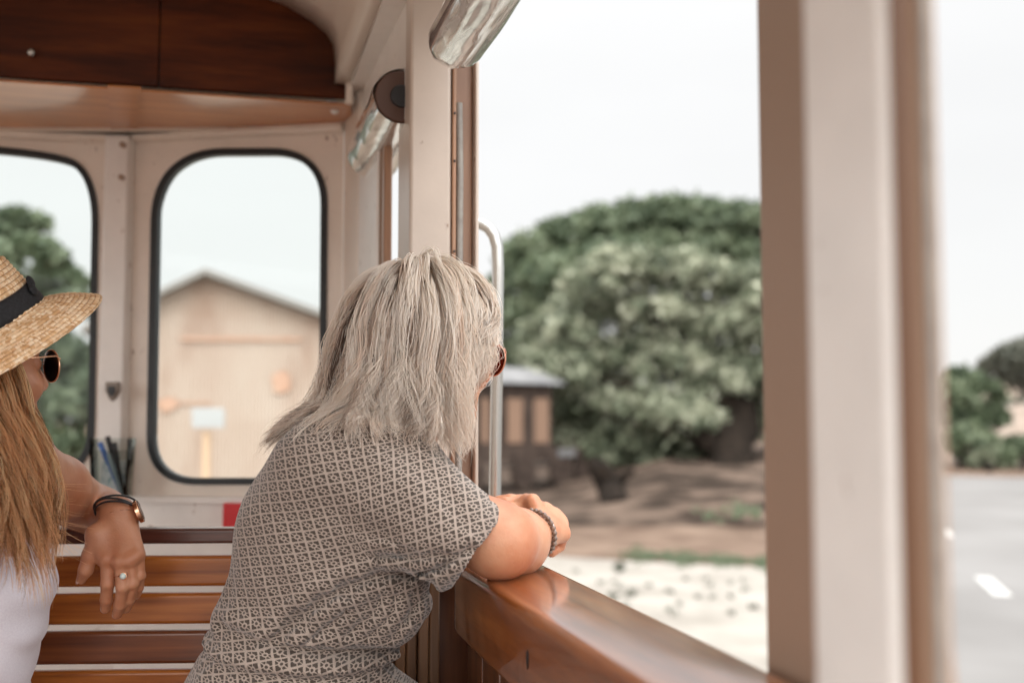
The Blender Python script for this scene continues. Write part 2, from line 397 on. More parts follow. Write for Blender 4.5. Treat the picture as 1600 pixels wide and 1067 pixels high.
# glossy varnished soffit between box and window wall
sf = MB()
sf.prism([np.array([B0[0], B0[1], ZB]) , np.array([B1[0]+.004, B1[1], ZB]), np.array([W2[0]+.02, W2[1], ZB + .002]), np.array([W1[0], W1[1], ZB]), np.array([W0[0], W0[1], ZB])], (0, 0, .004))
sf.build('soffit', M['soffit'], tram, smooth=False)
j = MB(); a = at(172, 150, 2.22); j.prism([onz(168, 133, ZB-.001), onz(220, 136, ZB-.001), onz(214, 199, ZB-.001), onz(174, 199, ZB-.001)], (0, 0, -.004))
j.build('soffit_strap', M['soffit'], tram, smooth=False)

# ceiling: the box outline swept back over the passengers
prof = [(545, 139), (546, 100), (541, 66), (527, 42), (500, 18), (458, -8), (400, -32), (330, -54), (200, -76)]
pp = [onwall(x, y, B0, B1) for x, y in prof]
pp[0][2] = EYE + .705
extra = [pp[-1] + np.array([-.35, -.03, .03]), pp[-1] + np.array([-.8, -.05, .0]), pp[-1] + np.array([-1.15, -.06, -.08]), pp[-1] + np.array([-1.4, -.06, -.3])]
prof3 = pp + extra
cr = MB(); cr.prism([(-2.2, 1.9, EYE+1.02), (.6, 1.9, EYE+1.02), (.6, 2.9, EYE+1.02), (-2.2, 2.9, EYE+1.02)], (0,0,.03)); cr.prism([(W0[0], W0[1]+.03, TOPZ-.01), (W1[0], W1[1]+.03, TOPZ-.01), (W2[0]+.05, W2[1]+.02, TOPZ-.01), (W2[0]+.05, W2[1]+.02, EYE+1.02), (W0[0], W0[1]+.03, EYE+1.02)], (0,.02,0)); cr.prism([(.30, 1.88, EYE+.5), (.30, 2.45, EYE+.5), (.30, 2.45, EYE+1.02), (.30, 1.88, EYE+1.02)], (.02,0,0)); cr.build('cab_roof', M['ceiling'], tram, smooth=False)
rows = []
for yy in (0, .1, .6, 1.2, 1.9, 2.7, 3.2):
    rows.append([np.array([p[0] + .010*min(yy, 1), p[1] - yy, p[2] + .02*min(yy, 1) if i else p[2]]) for i, p in enumerate(prof3)])
c = MB(); c.grid(rows); ce = c.build('ceiling', M['ceiling'], tram); 
so = ce.modifiers.new('thick', 'SOLIDIFY'); so.thickness = .03; so.offset = -1
tr = MB(); tr.tube([p + np.array([0.0, -.012, 0]) for p in [np.array([pp[0][0], pp[0][1], ZB - .0])] + pp], .0085, 10)
tr.build('ceiling_trim', M['cream'], tram)
XW = .268
# side wall: header above the openings, wall from front corner
hd = MB()
hd.prism([(.2785, 1.752, EYE + .705), (.262, 2.36, EYE + .705), (.262, 2.36, EYE + .50), (.2785, 1.752, EYE + .50)], (.004, 0, 0))
hd.prism([(.36, -2.0, EYE + .80), (.36, 1.60, EYE + .80), (.36, 1.60, EYE + .64), (.36, -2.0, EYE + .64)], (.03, 0, 0))
hd.prism([(.238, 1.76, EYE+.70), (.30, 1.76, EYE+.70), (.30, 2.36, EYE+.70), (.238, 2.36, EYE+.70)], (0,0,.012)); hd.prism([(.25, -1.1, EYE+.70), (.40, -1.1, EYE+.70), (.40, 1.735, EYE+.70), (.25, 1.735, EYE+.70)], (0,0,.014)); hd.build('header', M['cream_lit'], tram, smooth=False)
# far jamb of the first side opening: cream stile with beads
W2x = np.array([W2[0], W2[1]])
fj = MB()
fj.prism([(XW, 1.985, FL), (XW - .012, 2.36, FL), (XW + .012, 2.40, FL), (XW + .012, 1.985, FL)], (0, 0, EYE + .52 - FL))
fj.build('side_stile', M['cream_lit'], tram, smooth=False)
bd = MB()
for px, dd in ((545, .004), (590, .004)):
    p = onx(px, 500, XW - .006); bd.tube([(p[0], p[1], FL), (p[0], p[1], EYE + .50)], .0045, 8)
bd.build('bead', M['cream_lit'], tram)
p = onx(593, 480, XW - .004)
MB().box((XW - .006, p[1] - .001, FL), (XW + .002, p[1] + .003, EYE + .5)).build('seam_strip', M['taupe'], tram)
MB().box((XW - .003, 1.955, FL), (XW + .012, 1.984, EYE + .51)).build('jamb', M['jamb'], tram, bevel=.003)
# corner between front facet and side stile
MB().prism([(W2[0], W2[1], FL), (W2[0]+.06, W2[1]+.02, FL), (XW+.05, 2.3, FL), (XW-.012, 2.3, FL)], (0, 0, EYE+.70-FL)).build('corner_fillet', M['cream'], tram, bevel=.01)
# middle window post
PY = 1.74
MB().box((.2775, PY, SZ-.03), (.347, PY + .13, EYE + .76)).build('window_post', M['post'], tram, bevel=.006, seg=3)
MB().box((.348, PY - .002, SZ-.02), (.3545, PY + .13, EYE + .7)).build('post_bead', M['jamb'], tram, bevel=.002)
MB().box((.3555, PY + .018, SZ-.02), (.386, PY + .12, EYE + .7)).build('jamb', M['jamb'], tram, bevel=.002)
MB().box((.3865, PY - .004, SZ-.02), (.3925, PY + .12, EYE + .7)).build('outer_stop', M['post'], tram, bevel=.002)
cb = MB(); cb.tube([(.3605, PY + .006, EYE + .52), (.3625, PY + .006, EYE + .40), (.361, PY + .006, EYE), (.362, PY + .006, SZ-.01)], .0058, 10)
cb.build('rubber_cord', M['greyrub'], tram)
for z in (.50, .42, .27, -.03, -.10):
    s = MB(); s.ball((.3515, PY - .003, EYE + z), .0022, 8, 6); s.build('screw', M['black'], tram)
# grab rail outside the opening
gr = MB()
gp = [at(744, 349, 1.93), at(752, 350, 1.93), at(763, 356, 1.93), at(772, 368, 1.93), at(777, 386, 1.93), at(778, 420, 1.93), at(776, 600, 1.93), at(773, 785, 1.93), at(770, 900, 1.93), at(758, 915, 1.9)]
gr.tube(gp, .0108, 16); gr.build('grab_rail', M['steel'], tram)
# window sill rail
SX0, SX1, SZ = .330, .455, EYE - .218
prof = round_loop([(SX0, SZ - .107), (SX0, SZ), (SX1, SZ), (SX1, SZ - .03), (SX1 - .02, SZ - .107)], [.01, .016, .010, .004, .004], 6)
rows = []
ys = [-1.8, -.5, .4, 1.0, 1.4, 1.6] + [1.6 + .12 * math.sin(t * math.pi / 2 / 6) for t in range(1, 7)]
for yi, y in enumerate(ys):
    k = 0 if yi < 6 else 1 - math.cos((yi - 5) * math.pi / 2 / 6)
    rows.append([(q[0] + (SX1 - .02 - q[0]) * k * .55 * (1 if q[0] < SX1 - .02 else 0), y, q[1]) for q in prof])
sl = MB(); nn = len(prof)
sl.add([p for r in rows for p in r], [(i*nn+j_, i*nn+(j_+1) % nn, (i+1)*nn+(j_+1) % nn, (i+1)*nn+j_) for i in range(len(rows)-1) for j_ in range(nn)] + [tuple(range(nn)), tuple(reversed([(len(rows)-1)*nn + q for q in range(nn)]))])
sill = sl.build('window_sill', M['sill'], tram)
MB().box((SX1 + .001, -1.8, SZ - .025), (SX1 + .008, 1.72, SZ - .006)).build('sill_bead', M['jamb'], sill, bevel=.002)
kh = onx(824, 1030, SX0 - .0006); k_ = MB(); k_.ball(kh, .0075, 14, 8, np.diag([.12, .62, 1.5])); k_.build('peg_hole', M['black'], sill)
pn = MB()
for i in range(34):
    y0 = -1.8 + i * .105
    if y0 > 1.66: break
    pn.box((SX0 + .028, y0, FL), (SX0 + .05, min(y0 + .101, 1.73), SZ - .107))
pn.build('side_panel', M['panel'], tram, bevel=.004)
p0 = onx(770, 1060, SX0 + .026)
MB().box((SX0 + .012, -1.8, SZ - .20), (SX0 + .028, 1.10, SZ - .11)).build('side_rail', M['panel'], tram, bevel=.004)
tm = MB()
for i in range(8): tm.box((.185 + i * .0185, 1.738 + .004*(i % 2), FL), (.185 + i * .0185 + .0165, 1.765, SZ - .034))
MB().box((.20, 1.78, FL), (.42, 1.80, SZ - .02)).build('end_board', M['panel'], tram, bevel=.002)
tm.build('tambour', M['tambour'], tram, bevel=.003)
# near pillar
MB().box((.472, .80, FL - .3), (.53, .912, EYE + .8)).build('outer_frame', M['taupe'], tram, bevel=.006)
MB().box((.334, .500, FL), (.3655, .588, EYE + .8)).build('near_pillar', M['cream_brightened'], tram, bevel=.008, seg=3)
ns = MB(); ns.box((.3365, .4955, FL), (.346, .4995, EYE + .8)); ns.build('pillar_bead', M['dark_bead'], tram, bevel=.001)
ns = MB(); ns.box((.3465, .494, FL), (.362, .4995, EYE + .8)); ns.build('pillar_lining', M['lining'], tram, bevel=.002)
cb = MB(); cb.tube([(.352, .490, FL), (.352, .490, EYE - .12), (.352, .490, EYE), (.352, .490, EYE + .8)], .0028, 8); cb.build('pillar_cord', M['greyrub'], tram)
fl_ = MB(); fl_.prism([(.362, .497, SZ), (.362, .497, EYE - .08), (.3635, .497, EYE - .12), (.367, .497, EYE - .16), (.375, .497, EYE - .19), (.392, .497, SZ)], (0, .02, 0)); fl_.build('corner_gusset', M['lining'], tram, smooth=False)
# outer skin, floor, far side with its openings
ext = mat('outer_paint', (.42, .08, .05), .4, coat=.5)
MB().box((.40, -2.0, .45), (.418, 1.9, SZ - .11)).build('outer_skin', ext, tram)
MB().box((-1.75, -2.0, FL - .05), (.40, 2.7, FL)).build('floor', M['panel'], tram)
lw = MB()
lw.box((-1.76, -2.0, FL), (-1.72, 2.3, SZ)); lw.box((-1.76, -2.0, EYE + .42), (-1.70, 2.3, EYE + .6))
for y in (-2.0, -.9, .3, 1.4, 2.25): lw.box((-1.775, y, FL), (-1.70, y + .08, EYE + .6))
lw.build('far_side_wall', M['cream_lit'], tram, bevel=.005)
MB().box((-1.80, -2.0, SZ), (-1.66, 2.3, SZ + .03)).build('far_side_sill', M['sill'], tram, bevel=.005)

# roller blinds of clear vinyl
def vinyl():
    m = mat('clear_vinyl', (.60, .61, .59), .16, metal=.6, coat=1.0, coat_rough=.05); nt, N, L, b = nodes(m)
    n = noise(nt, 22, 4, (1, .16, 1), dist=.9); r = ramp(nt, [(.3, (.42, .42, .41)), (.45, (.74, .74, .72)), (.52, (.52, .515, .50)), (.60, (.88, .88, .86)), (.72, (.66, .65, .63))])
    L.new(n.outputs['Fac'], r.inputs['Fac']); L.new(r.outputs['Color'], b.inputs['Base Color'])
    bump(m, n.outputs['Fac'], .35, .008); return m
M['vinyl'] = vinyl(); M['blind_core'] = mat('blind_core', (.085, .04, .026), .5)
def blind(y0, y1, x, z, r, label, tail):
    o = thing('roller_blind', (x, y1, z), label, 'roller blind', 'rolled-up clear window blinds')
    n1, n2 = 64, 60; P = []
    for i in range(n1 + 1):
        y = y1 + (y0 - y1) * i / n1; row = []
        for j in range(n2 + 1):
            a = 2*math.pi*j/n2
            q = mnoise.noise(Vector((math.cos(a)*1.1, math.sin(a)*1.1, y*4 + tail))) * .0022 + abs(mnoise.noise(Vector((math.cos(a)*2.0, math.sin(a)*2.0, y*6 + tail)))) * .0035
            fr = 1 - .07 * (i < 2) * (2 - i)
            row.append((x + math.cos(a)*(r + q)*fr, y + math.sin(a*1)*.012*(1 if i < 4 else .0)*(4-i)/4, z + math.sin(a)*(r + q)*fr))
        P.append(row)
    s = MB(); s.grid(P); f = s.build('roll', M['vinyl'], o)
    e = MB(); e.tube([(x, y0 - .001, z), (x, y0 + .01, z)], r * .97, 36); e.build('end_cap', M['blind_core'], o, bevel=.003)
    e = MB(); e.tube([(x, y0 - .006, z), (x, y0 + .002, z)], r * .42, 24); e.build('spindle', M['black'], o, bevel=.002)
    e = MB(); e.tube([(x, y1 - .006, z), (x, y1 + .012, z)], r * .3, 24); e.build('spindle', M['black'], o)
    # loose tail of the sheet hanging on the window side
    t = MB(); rows = []
    for i in range(13):
        y = y1 - .01 + (y0 - y1 + .02) * i / 12
        rows.append([(x + r*.93 + .002*math.sin(i*1.9+k), y, z - r*.3 - k*.008) for k in range(5)])
    if tail < 5: t.grid(rows); tt = t.build('loose_edge', M['vinyl'], o); so = tt.modifiers.new('t', 'SOLIDIFY'); so.thickness = .0015
    return o
blind(1.80, 2.24, XW + .004, EYE + .54, .0465, 'short rolled clear blind with brown end disc, over the window behind the post', 3.1)
blind(.62, 1.55, .311, EYE + .545, .0415, 'rolled clear vinyl blind at the top of the open window, its end beside the post', 8.7)

# ------------------------------------------------------------------ bench
BA, BB = plan(-330, 1.70), plan(560, 1.74)
bt = np.array([BB[0]-BA[0], BB[1]-BA[1], 0]); BL = np.linalg.norm(bt); bt /= BL; bn = np.array([-bt[1], bt[0], 0])
ang = math.atan2(bt[1], bt[0])
bench = thing('bench', (BA[0], BA[1], FL), 'slatted varnished wooden tram bench back behind the dangling hand', 'bench')
bench.rotation_euler = (0, 0, ang)
MBN = Matrix.LocRotScale(Vector((BA[0], BA[1], FL)), Matrix.Rotation(ang, 3, 'Z').to_quaternion(), Vector((1, 1, 1)))
def zpx(y, d=1.72): return (650 - y) / FPX * d + EYE - FL
def slat(y0, y1, mt, dep0=0.0, th=.02, bev=.006):
    s = MB(); s.box((-.15, dep0, zpx(y1)), (BL, dep0 + th, zpx(y0)), MBN); return s.build('slat', M[mt], bench, bevel=bev, seg=3)
slat(826, 850, 'rail_dark', .02, .035, .005)
slat(867, 914, 'slat', .004); slat(923.5, 971, 'slat', .0); slat(980, 1030, 'slat_dark', -.006); slat(1038.5, 1087, 'slat', -.01); slat(1096, 1145, 'slat', -.014)
for x in (.02, BL - .03):
    s = MB(); s.box((x, .021, .0), (x + .03, .05, zpx(832)), MBN); s.build('support', M['slat_dark'], bench, bevel=.004)
for i in range(6):
    s = MB(); s.box((-.15, -.10 - i*.066, .40), (BL, -.045 - i*.066, .425), MBN); s.build('seat_slat', M['slat'], bench, bevel=.005)
for x in (.05, BL - .1):
    s = MB(); s.box((x, -.44, 0), (x + .04, -.40, .40), MBN); s.build('leg', M['slat_dark'], bench, bevel=.004)
    s = MB(); s.box((x, -.44, .36), (x + .04, .03, .399), MBN); s.build('bracket', M['slat_dark'], bench, bevel=.004)

# red box behind the bench, pen holder on the ledge
p = onwall(370, 803, W1, W2) - nR*.045
tR = np.array([W2[0]-W1[0], W2[1]-W1[1], 0]); tR /= np.linalg.norm(tR)
rb = thing('switch_box', p, 'small bright red plastic box on the white wall below the window', 'box')
s = MB(); s.prism([p + tR*x + np.array([0, 0, z]) for x, z in ((-.014, .028), (.035, .028), (.035, -.028), (-.014, -.028))], nR*.024); s.build('case', M['red'], rb, bevel=.003)
s = MB(); s.prism([p + tR*x + np.array([0, 0, z]) - nR*.0005 for x, z in ((-.006, .012), (.027, .012), (.027, .0), (-.006, .0))], -nR*.0015); s.build('lid', M['red'], rb)
ph = at(175, 752, 2.40); ph[2] = EYE - .178
holder = thing('pen_holder', ph, 'clear acrylic leaflet and pen holder standing on the ledge by the corner post', 'holder')
M['acrylic'] = glass_mat('acrylic', (.86, .88, .87), .05)
s = MB(); hw, hd_, hh = .036, .02, .105
def hpt(x, y, z): return ph + tl*x + n*y + np.array([0, 0, z])
for x0, y0, x1, y1 in ((-hw, -hd_, hw, -hd_), (hw, -hd_, hw, hd_), (hw, hd_, -hw, hd_), (-hw, hd_, -hw, -hd_)):
    a = hpt(x0, y0, .001); b = hpt(x1, y1, .001); t_ = (b-a)/np.linalg.norm(b-a); q = np.array([-t_[1], t_[0], 0]) * .0022
    s.prism([a, b, hpt(x1*1.18, y1*1.1, hh if y0 < 0 and y1 < 0 else hh+.025), hpt(x0*1.18, y0*1.1, hh if y0 < 0 and y1 < 0 else hh+.025)], q)
s.build('tray', M['acrylic'], holder, smooth=False)
def pen(bx, tx, tz, mt, label, dy=0):
    a = hpt(bx, dy, .006); b = hpt(tx, dy, tz); o = thing('pen', a, label, 'pen', 'pens in the acrylic holder')
    s = MB(); v = (b-a)/np.linalg.norm(b-a); s.tube([a, a + v*.008, b - v*.001], [.0012, .0045, .0045], 12); s.build('barrel', M[mt], o)
    s = MB(); s.tube([b - v*.035, b + v*.006], [.0056, .0056], 12); s.build('cap', M[mt], o)
M['pen_blue'] = mat('blue_plastic', (.03, .14, .50), .3, coat=.6); M['pen_grey'] = mat('grey_plastic', (.25, .32, .36), .3, coat=.6)
pen(.022, -.026, .115, 'pen_blue', 'blue pen leaning left in the clear holder')
pen(.02, -.014, .128, 'black', 'black pen leaning left behind the blue pen', .008)
pen(.028, .006, .115, 'black', 'black pen standing rightmost in the clear holder', -.006)
pen(.026, -.002, .09, 'pen_grey', 'short grey-blue pen low in the clear holder', -.012)
lf = thing('leaflet', hpt(0, .014, .003), 'folded leaflet with blue-grey print standing in the clear holder', 'leaflet')
ml = noisy('leaflet_paper', (.72, .74, .74), (.25, .38, .42), 60, .6, lo=.5, hi=.6, bs=0); s = MB(); s.prism([hpt(-.03, .012, .004), hpt(.03, .012, .004), hpt(.03, .016, .08), hpt(-.03, .016, .08)], n*.002); s.build('page', ml, lf, smooth=False)
# ------------------------------------------------------------------ trees, bushes, buildings outside
def leaf_mat(name, c0, c1, c2):
    m = mat(name, c1, .6); nt, N, L, b = nodes(m)
    a = N.new('ShaderNodeAttribute'); a.attribute_name = 'tone'; r = ramp(nt, [(0, c0), (.5, c1), (1, c2)])
    L.new(a.outputs['Fac'], r.inputs['Fac']); L.new(r.outputs['Color'], b.inputs['Base Color'])
    tr = N.new('ShaderNodeBsdfTranslucent'); L.new(r.outputs['Color'], tr.inputs['Color'])
    mx = N.new('ShaderNodeMixShader'); mx.inputs[0].default_value = .25
    out = [q for q in N if q.type == 'OUTPUT_MATERIAL'][0]
    L.new(b.outputs[0], mx.inputs[1]); L.new(tr.outputs[0], mx.inputs[2]); L.new(mx.outputs[0], out.inputs['Surface']); return m
M['leaf_sage'] = leaf_mat('sage_leaves', (.035, .05, .026), (.19, .215, .14), (.48, .49, .37))
M['leaf_dark'] = leaf_mat('dark_leaves', (.04, .06, .032), (.11, .145, .082), (.21, .245, .155))
M['leaf_green'] = leaf_mat('green_leaves', (.03, .055, .025), (.065, .11, .045), (.12, .18, .08))
M['leaf_grey'] = leaf_mat('grey_leaves', (.06, .066, .05), (.11, .115, .088), (.17, .175, .14))
M['bark_dark'] = noisy('dark_bark', (.006, .005, .004), (.022, .016, .012), 6, .95, bs=.6, bd=.03)
M['bark'] = noisy('bark', (.035, .026, .02), (.09, .068, .05), 6, .95, (1, 1, .25), bs=.8, bd=.03)
def foliage(lumps, n, size, seed):
    r = np.random.default_rng(seed); C = np.array([l[0] for l in lumps]); Rr = np.array([l[1] for l in lumps], float)
    w = Rr ** 2; idx = r.choice(len(lumps), n, p=w / w.sum())
    v = r.normal(size=(n, 3)); v /= np.linalg.norm(v, axis=1)[:, None]
    # clumps within each lump, mostly near its skin
    sub = r.normal(size=(len(lumps), 44, 3)); sub /= np.linalg.norm(sub, axis=2)[..., None]; sub[..., 2] = np.abs(sub[..., 2]) * .9 - .25
    k = r.integers(0, 44, n); cen = sub[idx, k]
    dirv = cen + v * r.uniform(.05, .27, n)[:, None]; 
    rad = Rr[idx] * r.uniform(.80, 1.06, n)
    loose = r.random(n) < .16
    dirv = np.where(loose[:, None], v, dirv); rad = np.where(loose, Rr[idx] * r.uniform(.55, 1.0, n), rad)
    P = C[idx] + dirv * rad[:, None] * np.array([1, 1, .82])
    a = r.normal(size=(n, 3)) + v * .2; a /= np.linalg.norm(a, axis=1)[:, None]; b_ = np.cross(a, r.normal(size=(n, 3))); b_ /= np.linalg.norm(b_, axis=1)[:, None]
    s = size * r.uniform(.6, 1.4, n)[:, None]; c_ = np.cross(a, b_)
    q = np.stack([P - a*s, P + b_*s*.45 + c_*s*.12, P + a*s, P - b_*s*.45 + c_*s*.12], 1)
    tone_l = r.uniform(.34, .66, len(lumps)); sub_t = r.uniform(-.34, .34, (len(lumps), 44))
    tone = np.clip(tone_l[idx] + sub_t[idx, k] + r.normal(0, .14, n), 0, 1)
    return q.reshape(-1, 3), tone
def quad_mesh(name, q, tone):
    n = len(q) // 4; me = bpy.data.meshes.new(name); me.vertices.add(4*n); me.vertices.foreach_set('co', q.astype(np.float32).ravel())
    me.loops.add(4*n); me.loops.foreach_set('vertex_index', np.arange(4*n, dtype=np.int32))
    me.polygons.add(n); me.polygons.foreach_set('loop_start', np.arange(0, 4*n, 4, dtype=np.int32)); me.polygons.foreach_set('loop_total', np.full(n, 4, np.int32))
    at_ = me.attributes.new('tone', 'FLOAT', 'FACE'); at_.data.foreach_set('value', tone.astype(np.float32))
    me.update(); me.validate(); return me
def trunk_mb(base, top, r, limbs, seed):
    rr = random.Random(seed); mb = MB(); b = np.array(base); t = np.array(top); pts = []
    for i in range(8):
        k = i / 7; p = b + (t - b) * k + np.array([rr.uniform(-.5, .5), rr.uniform(-.5, .5), 0]) * r * (.9 if 0 < i else 0); pts.append(p)
    mb.tube(pts, [r * (1.25 - .75 * i / 7) for i in range(8)], 10)
    for c in limbs:
        k = rr.randint(2, 6); p = pts[k]; m_ = (p + np.array(c)) / 2 + np.array([0, 0, r])
        mb.tube([p, m_, c], [r*.5, r*.32, r*.12], 7)
    return mb
def tree(name, base, lumps, n, size, m, label, cat='tree', tr=.25, top=None, seed=1, group=None, bark=True):
    base = np.array(base, float); base[2] = 0
    o = thing(name, base, label, cat, group)
    q, tone = foliage(lumps, n, size, seed); link('crown', quad_mesh('crown', q, tone), M[m], o)
    if bark:
        C = np.array([l[0] for l in lumps]); top = C.mean(0) if top is None else np.array(top)
        k = min(len(lumps), 6); sel = [lumps[i][0] + (np.array(base) + [0, 0, 0] - lumps[i][0])*[.0, .0, .12] + FWD*1.2 for i in np.linspace(0, len(lumps)-1, k).astype(int)]
        trunk_mb(base, top, tr, sel, seed).build('trunk', M['bark_dark'], o)
    return o
def lumps_px(lst, d, jd, seed):       # (px, py, radius px) seen at about depth d, jittered in depth
    r = random.Random(seed); out = []
    for px, py, rp in lst:
        dd = d + r.uniform(-jd, jd); out.append((at(px, py, dd), rp / FPX * dd))
    return out
def gpx(px, py): return onz(px, py, 0.0)
# front sage tree
fr = [(965,420,42),(1015,425,45),(1070,425,42),(1120,440,42),(1170,450,45),(1210,470,40),(920,440,38),(905,490,45),(870,520,45),(850,560,38),(960,490,50),(1020,490,52),(1080,500,52),(1140,510,52),(1200,530,50),
      (880,580,48),(930,560,50),(990,560,52),(1050,570,55),(1110,580,55),(1170,590,55),(1230,590,45),(900,630,45),(950,630,50),(1005,640,52),(1060,650,52),(915,675,38),(960,690,40),(1010,700,42),(1060,712,36),(1110,690,38),(1000,722,34),(940,715,30),(1150,650,40),(1080,660,44),(1180,610,46),(1205,660,36),(1020,735,26),(1075,730,24),(900,700,30),(870,640,30),(1130,600,46),(845,520,28),(830,540,20)]
tree('broad_tree', gpx(1128, 768), lumps_px([(a,b,c*1.2) for a,b,c in fr], 33, 1.1, 3), 90000, .13, 'leaf_sage', 'pale sage green bushy tree nearest the open window, in front of a darker dome', tr=.62, top=at(1185, 600, 33.5), seed=11)
bk = [(830,400,45),(880,375,45),(930,358,45),(985,350,48),(1040,345,50),(1095,345,48),(1150,350,45),(1205,355,45),(1250,380,45),(810,450,45),(800,500,45),(860,440,50),(910,420,50),(960,410,50),(1020,400,52),(1080,400,52),(1140,400,50),(1200,410,50),(850,490,50),(800,560,45),(820,620,45),(850,660,40),(890,680,35),(800,690,30),(835,600,40)]
tree('domed_tree', gpx(900, 722), lumps_px([(a,b,c*1.15) for a,b,c in bk], 46, 2.2, 5), 60000, .20, 'leaf_dark', 'large dark green dome-shaped tree rising behind the pale sage tree', tr=.4, top=at(950, 600, 47), seed=12)
# dark leaning stump below the front tree
st = MB(); st.tube([gpx(965, 800), at(955, 765, 24.5), at(938, 735, 24.6), at(925, 722, 24.8)], [.34, .32, .26, .16], 10); st.tube([at(955, 765, 24.5), at(975, 745, 24.4), at(990, 735, 24.3)], [.14, .1, .06], 8)
o = st.build('tree_stump', M['bark_dark']); tag(o, 'dark leaning broken tree stump on the brown bank below the pale tree', 'stump')
# tree seen through the left front window
lt = [(-60,400,60),(0,370,55),(50,400,50),(90,440,42),(115,480,36),(-20,450,60),(40,470,55),(0,530,60),(60,540,55),(105,560,42),(0,600,60),(60,620,55),(110,640,45),(20,680,60),(90,700,50),(-60,520,60),(-60,620,60),(140,600,35),(-100,460,60),(60,350,22),(20,335,20)]
tree('leafy_tree', gpx(20, 800), lumps_px(lt, 19, 1.6, 8), 26000, .11, 'leaf_dark', 'blurred dark green tree outside the left front window beside the straw hat', tr=.22, top=at(30, 600, 19), seed=13)
# right-hand side: hill, trees and bushes across the road
hill = []
for i in range(41):
    px = 1230 + i * 18; rows_ = []
    for k, (dd, hh) in enumerate(((95, 0.0), (115, .35), (135, .75), (160, 1.0), (200, .9))):
        H = 13.0 + 1.2*math.sin(i*.5) + .7*math.sin(i*1.3)
        p = at(px, 650, dd); rows_.append((p[0], p[1], -.2 + hh*H*1.12*(.75 + .25*math.sin(i*.21+1.2))))
    hill.append(rows_)
M['hill'] = noisy('scrub_hill', (.20, .17, .125), (.42, .33, .27), .12, .95, detail=8, bs=.5, bd=.5)
h = MB(); h.grid(hill); o = h.build('hill', M['hill']); tag(o, kind='structure')
rb_ = [([(1500,600,38),(1530,615,36),(1490,650,45),(1535,655,36),(1510,690,40),(1480,620,40),(1556,650,22)], 44, (1500, 733), 'leaf_dark', 'dark green bush directly right of the near pillar'),
       ([(1580,560,34),(1615,550,40),(1560,575,26),(1600,590,40),(1640,590,45),(1545,568,16)], 72, (1600, 712), 'leaf_grey', 'grey-green tree with a wide crown on the slope at the right edge'),
       ([(1600,650,34),(1635,650,36),(1575,665,26),(1560,640,22)], 60, (1605, 716), 'leaf_grey', 'small dull bush under the grey-green tree at the right edge'),
       ([(1545,715,20),(1530,722,16),(1560,722,14)], 41, (1545, 738), 'leaf_sage', 'low yellow-green shrub at the roadside right of the dark bush'),
       ([(1590,700,26),(1615,705,28),(1570,715,16),(1640,700,30)], 43, (1595, 735), 'leaf_dark', 'low dark shrub at the road edge, lower right of the slope')]
for i, (ls, d, bs_, m_, lb) in enumerate(rb_):
    tree('bush' if i not in (1,) else 'slope_tree', gpx(*bs_), lumps_px(ls, d, 1.5, 20 + i), 11000, .15 + .0011*d, m_, lb, 'bush' if i != 1 else 'tree', tr=.12, seed=30 + i)
# pale bank of dirt under the trees beyond the right window
bank = noisy('pale_bank', (.20, .155, .125), (.30, .245, .205), 1.2, .95, detail=7, bs=.5, bd=.05)
bm_ = MB(); rows = []
for i in range(30):
    px = 1420 + i*14; rows.append([(*at(px, 650, dd)[:2], z) for dd, z in ((46, .02), (49, .8 + .3*math.sin(i*.9)), (56, 2.4 + .5*math.sin(i*.5)), (66, 3.2), (80, 3.0))])
bm_.grid(rows); tag(bm_.build('bank', bank), kind='structure')
# brown bank with leaf litter under the front trees
rows = []
for i in range(37):
    px = 700 + i*16; r_ = []
    for dd, z in ((20.5, .0), (23, .35), (27, .62), (33, .85), (41, .9), (52, .4)):
        p = at(px, 650, dd); e = min(1, max(0, i-9)/12) * min(1, (36-i)/4)
        r_.append((p[0], p[1], .005 + z*e*(1 + .22*mnoise.noise(Vector((p[0]*.6, p[1]*.6, 0))))))
    rows.append(r_)
M['litter'] = noisy('leaf_litter', (.028, .020, .015), (.115, .083, .064), 1.0, .97, detail=12, bs=.8, bd=.08, lo=.42, hi=.60)
b_ = MB(); b_.grid(rows); tag(b_.build('dirt_bank', M['litter']), kind='structure')
# green verge and small tufts
def tufts(name, pts, h, m_, seed, per=16):
    r = np.random.default_rng(seed); Q = []; T = []
    for p in pts:
        n_ = per; a = r.uniform(0, 2*math.pi, n_); rad = r.uniform(0, h*.9, n_); base = np.array(p) + np.stack([np.cos(a)*rad, np.sin(a)*rad, 0*a], 1)
        ln = r.uniform(.5, 1.2, n_) * h; tip = base + np.stack([np.cos(a)*ln*.4, np.sin(a)*ln*.4, ln], 1); s_ = np.stack([-np.sin(a), np.cos(a), 0*a], 1) * h * .16
        Q.append(np.stack([base - s_, base + s_, tip + s_*.2, tip - s_*.2], 1).reshape(-1, 3)); T.append(np.clip(r.normal(.5, .2, n_), 0, 1))
    me = quad_mesh(name, np.concatenate(Q), np.concatenate(T)); o = link(name, me, M[m_]); tag(o, kind='stuff'); return o
pts = []
for i in range(900):
    px = random.uniform(985, 1230) + random.gauss(0, 14); py = 866 + (px-960)*.06 + random.gauss(0, 4.0)*(1 + .6*math.sin(px*.09)); pts.append(gpx(px, py))
o = tufts('grass', pts, .045, 'leaf_dark', 3, 10); tag(o, 'low green grass strip along the far edge of the pale lane', 'grass', kind='stuff')
pts = [gpx(random.uniform(880, 1180), random.gauss(930, 17)) for _ in range(38)] + [gpx(968 + random.gauss(0, 3), 890 + random.gauss(0, 3)) for _ in range(30)]
o = tufts('weeds', pts, .06, 'leaf_grey', 4, 14); tag(o, 'sparse grey-green weeds dotted over the pale gravel lane', 'weeds', kind='stuff')
